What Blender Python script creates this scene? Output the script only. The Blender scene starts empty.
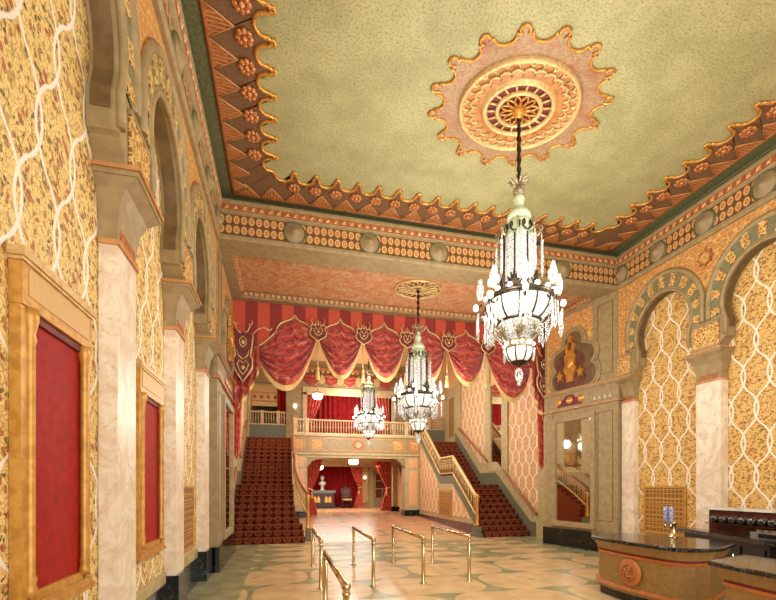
import bpy, math, random
from math import sin, cos, pi, radians, sqrt, exp
random.seed(7)
scene = bpy.context.scene
COL = scene.collection

# ------------------------------------------------------------------ helpers
XFORM = None
def lin(c):
    return tuple(((v/255)/12.92 if v/255 <= .04045 else ((v/255+.055)/1.055)**2.4) for v in c) + (1.0,)

class NG:
    """small wrapper round a material's node tree"""
    def __init__(s, name, rough=.5, metal=0.0, spec=.5):
        s.m = bpy.data.materials.new(name); s.m.use_nodes = True
        s.t = s.m.node_tree; s.p = s.t.nodes['Principled BSDF']
        s.p.inputs['Roughness'].default_value = rough
        s.p.inputs['Metallic'].default_value = metal
        s.p.inputs['Specular IOR Level'].default_value = spec
        s._c = None
    def n(s, typ, **kw):
        nd = s.t.nodes.new(typ)
        for k, v in kw.items(): setattr(nd, k, v)
        return nd
    def put(s, sock, v):
        if isinstance(v, bpy.types.NodeSocket): s.t.links.new(v, sock)
        elif v is not None: sock.default_value = v
    def xyz(s):
        if s._c is None:
            tc = s.n('ShaderNodeTexCoord'); sp = s.n('ShaderNodeSeparateXYZ')
            s.t.links.new(tc.outputs['Object'], sp.inputs[0])
            s._c = (sp.outputs[0], sp.outputs[1], sp.outputs[2]); s.vec = tc.outputs['Object']
        return s._c
    def math(s, op, a, b=None, c=None):
        nd = s.n('ShaderNodeMath', operation=op)
        for i, v in enumerate((a, b, c)):
            if v is not None: s.put(nd.inputs[i], v)
        return nd.outputs[0]
    def add(s, a, b): return s.math('ADD', a, b)
    def sub(s, a, b): return s.math('SUBTRACT', a, b)
    def mul(s, a, b): return s.math('MULTIPLY', a, b)
    def comb(s, x, y, z):
        nd = s.n('ShaderNodeCombineXYZ')
        for i, v in enumerate((x, y, z)): s.put(nd.inputs[i], v)
        return nd.outputs[0]
    def noise(s, scale, vec=None, detail=3, rough=.55, dist=0):
        s.xyz(); nd = s.n('ShaderNodeTexNoise')
        nd.inputs['Scale'].default_value = scale; nd.inputs['Detail'].default_value = detail
        nd.inputs['Roughness'].default_value = rough; nd.inputs['Distortion'].default_value = dist
        s.put(nd.inputs['Vector'], vec if vec is not None else s.vec)
        return nd.outputs[0]
    def voro(s, scale, vec=None, feature='F1', out=0, rnd=1.0):
        s.xyz(); nd = s.n('ShaderNodeTexVoronoi', feature=feature)
        nd.inputs['Scale'].default_value = scale; nd.inputs['Randomness'].default_value = rnd
        s.put(nd.inputs['Vector'], vec if vec is not None else s.vec)
        return nd.outputs[out]
    def mix(s, fac, a, b):
        nd = s.n('ShaderNodeMix', data_type='RGBA')
        s.put(nd.inputs[0], fac)
        s.put(nd.inputs[6], lin(a) if isinstance(a, tuple) and len(a) == 3 else a)
        s.put(nd.inputs[7], lin(b) if isinstance(b, tuple) and len(b) == 3 else b)
        return nd.outputs[2]
    def step(s, v, lo, hi):     # smooth 0..1
        nd = s.n('ShaderNodeMapRange', interpolation_type='SMOOTHSTEP')
        s.put(nd.inputs[0], v); nd.inputs[1].default_value = lo; nd.inputs[2].default_value = hi
        return nd.outputs[0]
    def color(s, c): s.put(s.p.inputs['Base Color'], lin(c) if isinstance(c, tuple) and len(c) == 3 else c)
    def bump(s, h, strength=.3, dist=.02):
        nd = s.n('ShaderNodeBump'); nd.inputs['Strength'].default_value = strength
        nd.inputs['Distance'].default_value = dist
        s.put(nd.inputs['Height'], h); s.t.links.new(nd.outputs[0], s.p.inputs['Normal'])
    def emit(s, c, st):
        s.put(s.p.inputs['Emission Color'], lin(c) if isinstance(c, tuple) else c)
        s.put(s.p.inputs['Emission Strength'], st)

M = {}
def plain(key, a, b=None, rough=.5, metal=0, nscale=6, bump=0, spec=.5, detail=3):
    g = NG(key, rough, metal, spec); f = g.noise(nscale, detail=detail)
    g.color(g.mix(g.step(f, .35, .65), a, b if b else tuple(int(v*.86) for v in a)))
    if bump: g.bump(f, bump)
    M[key] = g.m
    return g

class MB:
    """collects geometry in world coordinates; build() links it as ONE mesh object"""
    def __init__(s): s.v = []; s.f = []; s.mi = []; s.sm = []
    def face(s, idx, m=0, smooth=False): s.f.append(tuple(idx)); s.mi.append(m); s.sm.append(smooth)
    def pts(s, ps):
        i = len(s.v); s.v.extend(tuple(p) for p in ps); return i
    def poly(s, ps, m=0): i = s.pts(ps); s.face(range(i, i+len(ps)), m)
    def box(s, x0, x1, y0, y1, z0, z1, m=0):
        i = s.pts([(x0,y0,z0),(x1,y0,z0),(x1,y1,z0),(x0,y1,z0),(x0,y0,z1),(x1,y0,z1),(x1,y1,z1),(x0,y1,z1)])
        for q in ((0,3,2,1),(4,5,6,7),(0,1,5,4),(1,2,6,5),(2,3,7,6),(3,0,4,7)): s.face([i+k for k in q], m)
    def prism(s, pl, a0, a1, axis='z', m=0):
        """polygon in the plane across `axis`, extruded from a0 to a1. x: (y,z)  y: (x,z)  z: (x,y)"""
        def P(p, a): return (a, p[0], p[1]) if axis == 'x' else ((p[0], a, p[1]) if axis == 'y' else (p[0], p[1], a))
        n = len(pl); i = s.pts([P(p, a0) for p in pl] + [P(p, a1) for p in pl])
        s.face(range(i, i+n), m); s.face(range(i+2*n-1, i+n-1, -1), m)
        for k in range(n):
            j = (k+1) % n; s.face((i+k, i+n+k, i+n+j, i+j), m)
    def grid(s, fn, nu, nv, m=0, smooth=True, wrap=False):
        i = s.pts([fn(a/nu, b/nv) for b in range(nv+1) for a in range(nu+1)])
        w = nu+1
        for b in range(nv):
            for a in range(nu):
                s.face((i+b*w+a, i+b*w+a+1, i+(b+1)*w+a+1, i+(b+1)*w+a), m(a, b) if callable(m) else m, smooth)
    def tube(s, path, r, n=8, closed=False, m=0, flat=None):
        P = [tuple(p) for p in path]; L = len(P); rings = []
        up0 = None
        for k in range(L):
            a = P[(k-1) % L] if (closed or k > 0) else P[k]
            b = P[(k+1) % L] if (closed or k < L-1) else P[k]
            d = [b[q]-a[q] for q in range(3)]; dl = sqrt(sum(q*q for q in d)) or 1; d = [q/dl for q in d]
            if up0 is None:
                ref = (0,0,1) if abs(d[2]) < .9 else (1,0,0)
            else: ref = up0
            dp = sum(ref[q]*d[q] for q in range(3)); u = [ref[q]-dp*d[q] for q in range(3)]
            ul = sqrt(sum(q*q for q in u)) or 1; u = [q/ul for q in u]; up0 = u
            w = [d[1]*u[2]-d[2]*u[1], d[2]*u[0]-d[0]*u[2], d[0]*u[1]-d[1]*u[0]]
            rr = r[k] if isinstance(r, (list, tuple)) else r
            rings.append([tuple(P[k][q]+rr*(cos(2*pi*t/n)*u[q]+sin(2*pi*t/n)*w[q]) for q in range(3)) for t in range(n)])
        i = s.pts([p for rg in rings for p in rg])
        for k in range(L if closed else L-1):
            k2 = (k+1) % L
            for t in range(n):
                t2 = (t+1) % n; s.face((i+k*n+t, i+k*n+t2, i+k2*n+t2, i+k2*n+t), m, True)
        if not closed:
            s.face([i+t for t in range(n)][::-1], m); s.face([i+(L-1)*n+t for t in range(n)], m)
    def lathe(s, prof, c, n=24, m=0, a0=0, a1=2*pi, smooth=True, axis='z'):
        full = abs(a1-a0-2*pi) < 1e-6; w = n if full else n+1; pts = []
        for (r, z) in prof:
            for t in range(w):
                a = a0+(a1-a0)*t/n
                q = (r*cos(a), r*sin(a), z)
                if axis == 'y': q = (q[0], -q[2], q[1])      # bulges toward -y
                elif axis == 'x': q = (q[2], q[0], q[1])
                elif axis == '-x': q = (-q[2], q[0], q[1])
                pts.append((c[0]+q[0], c[1]+q[1], c[2]+q[2]))
        i = s.pts(pts)
        for k in range(len(prof)-1):
            for t in range(n):
                t2 = (t+1) % w if full else t+1
                s.face((i+k*w+t, i+k*w+t2, i+(k+1)*w+t2, i+(k+1)*w+t), m(k, t) if callable(m) else m, smooth)
    def ball(s, c, r, n=12, k=8, m=0, sc=(1,1,1)):
        i = s.pts([(c[0]+sc[0]*r*sin(pi*a/k)*cos(2*pi*t/n), c[1]+sc[1]*r*sin(pi*a/k)*sin(2*pi*t/n), c[2]+sc[2]*r*cos(pi*a/k)) for a in range(k+1) for t in range(n)])
        for a in range(k):
            for t in range(n):
                t2 = (t+1) % n; s.face((i+a*n+t, i+(a+1)*n+t, i+(a+1)*n+t2, i+a*n+t2), m, True)
    def build(s, name, mats, parent=None, **props):
        org = world_of(parent) if parent else (0,0,0)
        if XFORM: s.v = [XFORM(p) for p in s.v]
        me = bpy.data.meshes.new(name)
        me.from_pydata([(p[0]-org[0], p[1]-org[1], p[2]-org[2]) for p in s.v], [], s.f)
        me.polygons.foreach_set('material_index', s.mi); me.polygons.foreach_set('use_smooth', s.sm)
        for q in (mats if isinstance(mats, (list, tuple)) else [mats]): me.materials.append(M[q])
        me.validate(); me.update()
        o = bpy.data.objects.new(name, me); COL.objects.link(o)
        if parent: o.parent = parent
        for k, v in props.items(): o[k] = v
        return o

def world_of(o):
    p = [0,0,0]
    while o is not None:
        for q in range(3): p[q] += o.location[q]
        o = o.parent
    return tuple(p)

def thing(name, label, cat, loc=(0,0,0), group=None):
    o = bpy.data.objects.new(name, None); COL.objects.link(o); o.location = XFORM(loc) if XFORM else loc
    o.empty_display_size = .1
    o['label'] = label; o['category'] = cat
    if group: o['group'] = group
    return o
def tag(o, label, cat, group=None):
    o['label'] = label; o['category'] = cat
    if group: o['group'] = group
    return o
def struct(name, mb, mats, parent=None):
    return mb.build(name, mats, parent, kind='structure')
def dup(o, loc, label, group=None, parent=None):
    c = o.copy(); COL.objects.link(c)
    if parent is None:
        c.location = loc; c['label'] = label
        if group: c['group'] = group
    else: c.parent = parent
    for ch in list(o.children): dup(ch, None, None, None, c)
    return c
def arc(c, r, a0, a1, n):
    return [(c[0]+r*cos(a0+(a1-a0)*k/n), c[1]+r*sin(a0+(a1-a0)*k/n)) for k in range(n+1)]

# ------------------------------------------------------------------ materials
plain('stone', (162,140,98), (146,124,84), rough=.55, nscale=9, bump=.08, detail=6)
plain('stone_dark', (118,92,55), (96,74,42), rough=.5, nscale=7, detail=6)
plain('stone_pale', (192,172,126), (172,152,106), rough=.5, nscale=9)
plain('cream', (208,180,134), (194,164,118), rough=.5)
plain('gold', (208,158,78), (184,132,56), rough=.42, metal=.3, nscale=14)
plain('gold_pale', (220,190,132), (200,166,106), rough=.4, metal=.35, nscale=20)
plain('gilt', (226,170,84), (190,128,56), rough=.3, metal=.5, nscale=30)
plain('brass', (212,192,152), (188,164,120), rough=.2, metal=1.0, nscale=3)
plain('orange_line', (204,146,90), (184,124,70), rough=.45)
plain('orange_dark', (176,110,60), (148,86,44), rough=.45, nscale=20)
plain('bead', (232,186,130), (206,140,90), rough=.35, metal=.15, nscale=30)
plain('brown_bed', (128,94,62), (100,70,44), rough=.6, nscale=60)
plain('green_band', (108,108,72), (84,88,56), rough=.5, nscale=30)
plain('voussoir_green', (130,128,92), (112,112,80), rough=.55, nscale=30)
plain('red_board', (164,32,20), (146,24,16), rough=.65, nscale=14, spec=.25)
plain('maroon', (124,44,38), (100,32,30), rough=.6)
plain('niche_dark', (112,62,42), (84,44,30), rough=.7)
plain('dark_metal', (74,60,42), (48,38,26), rough=.35, metal=.6, nscale=30)
plain('dark_wood', (58,36,24), (34,20,14), rough=.4, nscale=18)
plain('bar_wood', (104,40,24), (72,24,16), rough=.28, nscale=5)
plain('black_paint', (20,19,18), (12,11,11), rough=.3)
plain('bar_front', (156,122,70), (142,110,62), rough=.4, nscale=20)
plain('bar_orange', (200,122,64), (184,104,50), rough=.4)
plain('copper', (208,142,84), (160,94,50), rough=.35, metal=.4, nscale=40)
plain('slate', (116,112,86), (100,98,74), rough=.5, nscale=20)
plain('salmon', (224,176,122), (212,162,108), rough=.5, nscale=20)
plain('curtain', (150,22,24), (118,12,14), rough=.8, nscale=10, spec=.2)
plain('fringe', (232,196,130), (206,164,96), rough=.7, nscale=60)
plain('white_stone', (214,206,190), (180,170,150), rough=.6)
plain('white_top', (226,220,206), rough=.3)
plain('grey_case', (120,116,112), (92,90,88), rough=.35)
plain('blue_handle', (70,84,170), (200,206,226), rough=.3, nscale=60)
plain('chrome', (214,212,206), rough=.12, metal=1)
plain('bottle_glass', (34,34,30), (18,18,16), rough=.08, spec=.9)
plain('tapestry', (196,96,70), (224,170,110), rough=.7, nscale=14)

g = NG('mirror', .03, 1.0); f = g.noise(2); g.color(g.mix(f, (225,222,210), (215,210,198))); M['mirror'] = g.m
g = NG('marble', .36); f = g.noise(3.2, detail=8, rough=.65, dist=1.2); f2 = g.noise(22, detail=4)
c = g.mix(g.step(f, .38, .62), (236,224,202), (216,194,166)); c = g.mix(g.step(f2, .55, .75), c, (204,176,148)); g.color(c); M['marble'] = g.m
g = NG('black_marble', .1); f = g.noise(5, detail=8, rough=.7, dist=2); g.color(g.mix(g.step(f, .52, .72), (16,17,14), (70,74,60))); M['black_marble'] = g.m
g = NG('granite', .12); f = g.noise(60, detail=4); g.color(g.mix(g.step(f, .5, .7), (24,22,20), (120,110,98))); M['granite'] = g.m
# glowing glass of the lamps
def glow(key, c, st, sc=40):
    g = NG(key, .25); f = g.noise(sc, detail=2); k = g.mix(g.step(f, .35, .65), c, tuple(int(v*.9) for v in c)); g.color(k)
    g.emit(k, st); M[key] = g.m
glow('lamp_glass', (236,230,216), .7)
glow('bulb', (255,244,220), 5.0)
g = NG('crystal_panel', .15)      # beaded crystal strands: fine lattice of bright beads and grey gaps
x, y, z = g.xyz(); ang = g.math('ARCTAN2', y, x)
v = g.voro(46, g.comb(g.mul(ang, .42), z, 0), out=0, rnd=.5)
row = g.math('ABSOLUTE', g.math('SINE', g.mul(z, 62)))
k = g.mix(g.step(v, .3, .75), (214,212,204), (100,98,92)); k = g.mix(g.step(row, .0, .25), (96,90,78), k)
g.color(k); g.emit(k, .45); M['crystal_panel'] = g.m
g = NG('crystal', .05, 0, .9); f = g.noise(50); k = g.mix(g.step(f, .4, .6), (214,212,206), (120,118,112)); g.color(k); g.emit(k, .3); M['crystal'] = g.m
g = NG('vase_glass', .1, 0, .8); f = g.noise(8); k = g.mix(f, (190,200,166), (160,172,134)); g.color(k); g.emit(k, .12); M['vase_glass'] = g.m

def wallpaper(key, P, V, base1, base2, redc, darkc, linec, lw=.028, off=(0,0), stretch=1.0, fl=14, fade=None):
    g = NG(key, .55, 0, .3); x, y, z = g.xyz()
    u = g.add(g.add(x, y), off[0]); zz = g.add(z, off[1]); ph = g.mul(zz, 2*pi/V)
    A = P/4+.035
    cs = g.math('COSINE', ph); cs = g.mul(g.math('SIGN', cs), g.math('POWER', g.math('ABSOLUTE', cs), .8))
    gg = g.add(g.mul(cs, A), P/4)
    ds = []
    for sg in (1, -1):
        t = g.add(u, g.mul(gg, -sg)); t = g.math('MODULO', g.add(t, 200*P), P)
        ds.append(g.math('MINIMUM', t, g.sub(P, t)))
    d = g.math('MINIMUM', ds[0], ds[1])
    slope = g.math('SQRT', g.add(1, g.math('POWER', g.mul(g.math('SINE', ph), A*2*pi/V), 2)))
    line = g.step(g.math('DIVIDE', d, slope), lw+.006, lw-.006)
    vec = g.comb(g.mul(u, 1.0), 0, g.mul(zz, stretch)); wob = g.noise(9, vec, 2)
    vec2 = g.comb(g.add(u, g.mul(wob, .16)), 0, g.mul(g.add(zz, g.mul(wob, -.12)), stretch))
    v1 = g.voro(fl, vec2); v2 = g.voro(fl*1.35, g.comb(g.add(u, g.mul(wob, -.2)), 3, g.mul(g.add(zz, .37), stretch)))
    c = g.mix(g.noise(5, vec, 4), base1, base2)
    c = g.mix(g.step(v1, .38, .30), c, redc); c = g.mix(g.step(v2, .33, .26), c, darkc)
    v3 = g.voro(fl*2.2, vec2, 'DISTANCE_TO_EDGE'); c = g.mix(g.step(v3, .10, .04), c, tuple(int(q*.8) for q in base2))
    c = g.mix(line, c, linec); g.color(c); g.bump(line, .25, .01); M[key] = g.m
wallpaper('paper_right', .42, 1.17, (238,200,126), (226,180,100), (182,98,54), (84,64,36), (240,230,210), lw=.015, fl=14)
wallpaper('paper_left', .42, 1.17, (244,216,150), (232,194,116), (166,88,62), (78,78,50), (240,232,216), lw=.014, stretch=.7, fl=17, off=(.1,.3))
wallpaper('paper_stair', .42, .86, (238,196,140), (226,174,116), (214,134,82), (190,148,98), (246,236,218), lw=.014, fl=13)

g = NG('stencil', .5); x, y, z = g.xyz(); u = g.add(x, y); wob = g.noise(7, None, 2)
vec = g.comb(g.add(u, g.mul(wob, .12)), 0, z); v = g.voro(11, vec, 'DISTANCE_TO_EDGE'); v2 = g.voro(24, vec)
c = g.mix(g.step(v, .02, .09), (222,182,108), (190,130,72)); c = g.mix(g.step(v2, .3, .2), c, (210,160,96)); g.color(c); g.bump(v, .2); M['stencil'] = g.m
g = NG('gold_stencil', .4, .2); x, y, z = g.xyz(); u = g.add(x, y); wob = g.noise(10, None, 2)
v = g.voro(20, g.comb(g.add(u, g.mul(wob, .1)), 0, z), 'DISTANCE_TO_EDGE')
g.color(g.mix(g.step(v, .05, .16), (236,200,124), (158,104,54))); g.bump(v, .3); M['gold_stencil'] = g.m

g = NG('frieze', .4, .15); x, y, z = g.xyz(); u = g.add(x, y)      # two rows of little shells
tu = g.sub(g.math('FRACT', g.math('DIVIDE', u, .135)), .5); tv = g.sub(g.math('FRACT', g.math('DIVIDE', g.sub(z, 6.29), .185)), .5)
r = g.math('SQRT', g.add(g.math('POWER', g.mul(tu, 1.0), 2), g.math('POWER', tv, 2)))
ring = g.math('ABSOLUTE', g.sub(r, .3)); c = g.mix(g.step(ring, .05, .13), (232,180,112), (156,100,58))
c = g.mix(g.step(r, .14, .08), c, (226,176,112)); c = g.mix(g.step(r, .44, .5), c, (106,80,50)); g.color(c); g.bump(ring, .6, .02); M['frieze'] = g.m

g = NG('ceiling_paint', .6); f = g.noise(2.2, None, 4); f2 = g.noise(38, None, 6, .8)
c = g.mix(g.step(f, .3, .7), (180,173,124), (160,154,106)); c = g.mix(g.step(f2, .46, .66), c, (108,110,70)); g.color(c); M['ceiling_paint'] = g.m
g = NG('soffit_paint', .5); f = g.noise(7, None, 6, .75, 1.5); g.color(g.mix(g.step(f, .44, .56), (186,112,74), (196,160,112))); M['soffit_paint'] = g.m
g = NG('medallion_paint', .5); f = g.noise(34, None, 5, .7); f2 = g.noise(3)
c = g.mix(g.step(f, .42, .62), (172,142,104), (146,108,76)); c = g.mix(g.step(f2, .5, .75), c, (160,98,72)); g.color(c); M['medallion_paint'] = g.m
g = NG('stripes', .7, 0, .2); x, y, z = g.xyz(); t = g.math('FRACT', g.math('DIVIDE', g.add(x, 1.2), .586))
g.color(g.mix(g.step(t, .48, .52), (196,84,62), (142,56,50))); M['stripes'] = g.m
g = NG('velvet', .6, 0, .3); x, y, z = g.xyz(); f = g.noise(7, None, 5, .65, .8); v = g.voro(9)
c = g.mix(g.step(f, .40, .60), (158,50,44), (194,88,70)); c = g.mix(g.step(f, .58, .68), c, (220,156,118)); g.color(c)
g.p.inputs['Sheen Weight'].default_value = .25; M['velvet'] = g.m

g = NG('carpet', .9, 0, .1); x, y, z = g.xyz()                     # medallion rows woven across the flight
w = g.add(y, z); tu = g.sub(g.math('FRACT', g.math('DIVIDE', x, .26)), .5); tw = g.sub(g.math('FRACT', g.math('DIVIDE', w, .205)), .5)
r = g.math('SQRT', g.add(g.math('POWER', tu, 2), g.math('POWER', g.mul(tw, .9), 2)))
a = g.math('ABSOLUTE', g.sub(r, .33)); b = g.math('ABSOLUTE', g.math('SINE', g.mul(g.math('ARCTAN2', tw, tu), 3)))
c = g.mix(g.step(a, .05, .10), (152,86,46), (74,24,18)); c = g.mix(g.mul(g.step(r, .26, .18), g.step(b, .35, .7)), c, (150,74,36))
c = g.mix(g.step(g.math('ABSOLUTE', tu), .43, .47), c, (58,30,22)); c = g.mix(g.mul(.6, g.noise(70)), c, (70,26,18)); g.color(c); M['carpet'] = g.m
plain('carpet_nosing', (150,82,48), (104,44,28), rough=.9, nscale=24, spec=.1)

g = NG('terrazzo', .24, 0, .45); x, y, z = g.xyz()                  # salmon cloud shapes set in sage green
PX, PY = 1.85, 1.2
row = g.math('FLOOR', g.math('DIVIDE', y, PY)); sh = g.mul(g.math('MODULO', g.add(row, 50), 2), .5)
tu = g.math('ABSOLUTE', g.sub(g.math('FRACT', g.add(g.math('DIVIDE', g.sub(x, .45), PX), sh)), .5)); tv = g.math('ABSOLUTE', g.sub(g.math('FRACT', g.math('DIVIDE', y, PY)), .5))
notch = g.mul(g.math('COSINE', g.mul(tu, 4*pi)), .035)
sq = g.add(g.math('POWER', g.mul(tu, 2.03), 3.4), g.math('POWER', g.mul(g.add(tv, notch), 1.98), 3.4))
near = g.step(sq, .95, .91); loz = g.step(g.add(g.mul(tu, 1.0), g.mul(tv, 1.3)), .055, .062); near = g.mul(near, loz); near = g.mul(near, g.step(g.add(g.sub(.5, tu), g.mul(g.sub(.5, tv), 1.25)), .12, .128))
cl = g.add(g.math('COSINE', g.mul(g.sub(x, 3.2), 2*pi/2.6)), g.add(g.math('COSINE', g.mul(y, 2*pi/.8)), g.mul(g.math('COSINE', g.mul(x, 2*pi/.65)), .35)))
cloud = g.step(cl, .02, .1)
zone = g.mul(g.step(y, 8.75, 8.8), g.step(y, 12.0, 11.95)); fac = g.add(g.mul(near, g.sub(1, zone)), g.mul(cloud, zone))
edge = g.math('MINIMUM', g.sub(x, -.62), g.sub(6.9, x)); fac = g.mul(fac, g.math('MAXIMUM', g.step(edge, -.02, .03), g.step(y, 12.6, 12.7)))
far = g.step(y, 11.0, 15.5)
n1 = g.noise(3, None, 4); n2 = g.noise(80, None, 3)
sal = g.mix(g.step(n1, .35, .65), (208,178,132), (194,160,112)); grn = g.mix(g.step(n1, .35, .65), (156,150,110), (130,128,92))
sal = g.mix(far, sal, (206,146,104)); c = g.mix(fac, grn, sal); c = g.mix(g.mul(g.step(n2, .55, .7), .25), c, (110,90,60)); g.color(c); M['terrazzo'] = g.m
g = NG('grille', .45, .3); x, y, z = g.xyz(); u = g.add(x, y)
tu = g.math('ABSOLUTE', g.sub(g.math('FRACT', g.mul(u, 11)), .5)); tz = g.math('ABSOLUTE', g.sub(g.math('FRACT', g.mul(z, 11)), .5))
q = g.math('MAXIMUM', tu, tz); c = g.mix(g.step(q, .38, .42), (112,76,34), (206,158,82)); c = g.mix(g.step(g.math('ABSOLUTE', g.sub(g.add(tu, tz), .34)), .08, .04), c, (186,138,66)); g.color(c); M['grille'] = g.m

g = NG('tapestry_red', .75, 0, .2); f = g.noise(9, None, 5, .65, .6); c = g.mix(g.step(f, .42, .58), (178,58,46), (206,100,78)); c = g.mix(g.step(f, .60, .72), c, (222,156,116)); g.color(c); M['tapestry_red'] = g.m

plain('chandelier_metal', (186,172,140), (120,106,78), rough=.3, metal=.5, nscale=40)

g = NG('gold_weave', .45, .2); x, y, z = g.xyz(); q = g.mul(g.math('SINE', g.mul(g.add(y, z), 260)), g.math('SINE', g.mul(g.sub(y, z), 260))); g.color(g.mix(g.step(q, -.2, .2), (178,134,72), (222,188,122))); M['gold_weave'] = g.m
# ------------------------------------------------------------------ the hall
XL, XR = -1.2, 7.6            # arcade faces of the two long walls
YN, YC, YV = -2.6, 8.5, 11.2  # near end, cornice line, valance line
ZC, ZS = 7.0, 6.2             # painted ceiling, lower soffit
XM = 3.2
PD = .22                      # how far the papered panels lie behind the arcade face
def SX(side, d): return XL + d if side == 'left' else XR - d     # d: distance out from the arcade face into the hall

# floor: level, then rising slightly under the balcony
fb = MB(); fb.grid(lambda u, v: (-1.9+u*10.6, [YN, 12.3, 18.6, 29][round(v*3)], [0, 0, .25, .25][round(v*3)]), 1, 3, smooth=False)
struct('floor', fb, 'terrazzo')

for side in ('left', 'right'):
    xp = SX(side, -PD)
    xo = xp + (-.12 if side == 'left' else .12)
    b = MB(); b.box(min(xp, xo), max(xp, xo), YN, YC-.02, 0, 6.19)
    struct('wall_'+side, b, 'paper_'+side)
    # baseboard: black marble with a cream rail above
    x1 = SX(side, -PD+.05); b = MB(); b.box(min(xp, x1), max(xp, x1), YN, YC-.3, 0, .42)
    o = struct('baseboard_'+side, b, 'black_marble')
    x1 = SX(side, -PD+.035); b = MB(); b.box(min(xp, x1), max(xp, x1), YN, YC-.3, .42, .55)
    struct('rail', b, 'stone_pale', o); o.children[-1]['label'] = 'cream rail above the black marble'
    # wall above the arcade strip (upper corner block at near end)
# ceiling
b = MB(); b.box(XL-.3, XR+.3, YN, YC+.3, ZC, ZC+.1); struct('ceiling', b, 'ceiling_paint')

# cornice running round three sides, with bead stars and round bosses
prof = [(-.02,6.17),(.05,6.17),(.08,6.2),(.08,6.25),(.03,6.28),(.03,6.66),(.07,6.68),(.09,6.70),(.09,6.82),(.12,6.84),(.12,6.88),(.06,6.93),(.05,6.96),(.0,6.99),(-.02,6.99)]
pm = [0,0,0,0,1,0,0,2,0,0,3,3,3,0]
def cornice(name, side):
    b = MB(); n = len(prof)
    def line(d, z):
        if side == 'left': return [(XL+d, YN, z), (XL+d, YC-d, z)]
        if side == 'right': return [(XR-d, YC-d, z), (XR-d, YN, z)]
        return [(XL+d, YC-d, z), (XR-d, YC-d, z)]
    for k in range(n-1):
        a, c = line(*prof[k]), line(*prof[k+1])
        i = b.pts([a[0], a[1], c[1], c[0]]); b.face((i, i+1, i+2, i+3), pm[k])
    o = struct(name, b, ['stone', 'frieze', 'orange_dark', 'green_band'])
    # bead row of four-pointed stars
    b = MB(); L = (YC-YN) if side != 'back' else (XR-XL); st = .155; n = int(L/st)
    for k in range(n):
        s = st*(k+.6); zc = 6.76
        def P(ds, dz, out):
            if side == 'left': return (XL+.09+out, YC-.1-s+ds, zc+dz)
            if side == 'right': return (XR-.09-out, YC-.1-s+ds, zc+dz)
            return (XL+.1+s+ds, YC-.09-out, zc+dz)
        if side != 'back' and YC-s < 2.4: continue
        c0 = P(0, 0, .035); ring = []
        for t in range(8):
            rr = .06 if t % 2 else .032
            a = t*pi/4; ring.append(P(rr*cos(a), rr*sin(a), .004))
        i = b.pts([c0]+ring)
        for t in range(8): b.face((i, i+1+t, i+1+(t+1) % 8))
    struct('star_row', b, 'bead', o)
    o.children[-1]['label'] = 'row of small raised pale orange stars'
    # round bosses
    if side == 'back': cs = [XL+.24+ (0)] ; cs = [.22, 1.69, 3.16, 4.63, 6.1]
    else: cs = [8.36, 7.36, 6.33, 5.3, 4.27, 3.24]
    if side == 'right': cs = cs[:-1]
    for c in cs:
        b = MB(); pr = [(.0,.12),(.025,.115),(.07,.08),(.14,.03),(.185,.012)]; rim = [(.185,.012),(.192,.03),(.21,.03),(.22,.0)]
        if side == 'back': q = (c, YC-.03, 6.46); ax = 'y'
        elif side == 'left': q = (XL+.03, c, 6.46); ax = 'x'
        else: q = (XR-.03, c, 6.46); ax = '-x'
        b.lathe(pr, q, 20, 0, axis=ax); b.lathe(rim, q, 20, 1, axis=ax)
        b.build('boss', ['stone', 'green_band'], o)
    return o
for k, s in enumerate(('left', 'back', 'right')): cornice('trim_%d' % (k+1), s)

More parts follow.
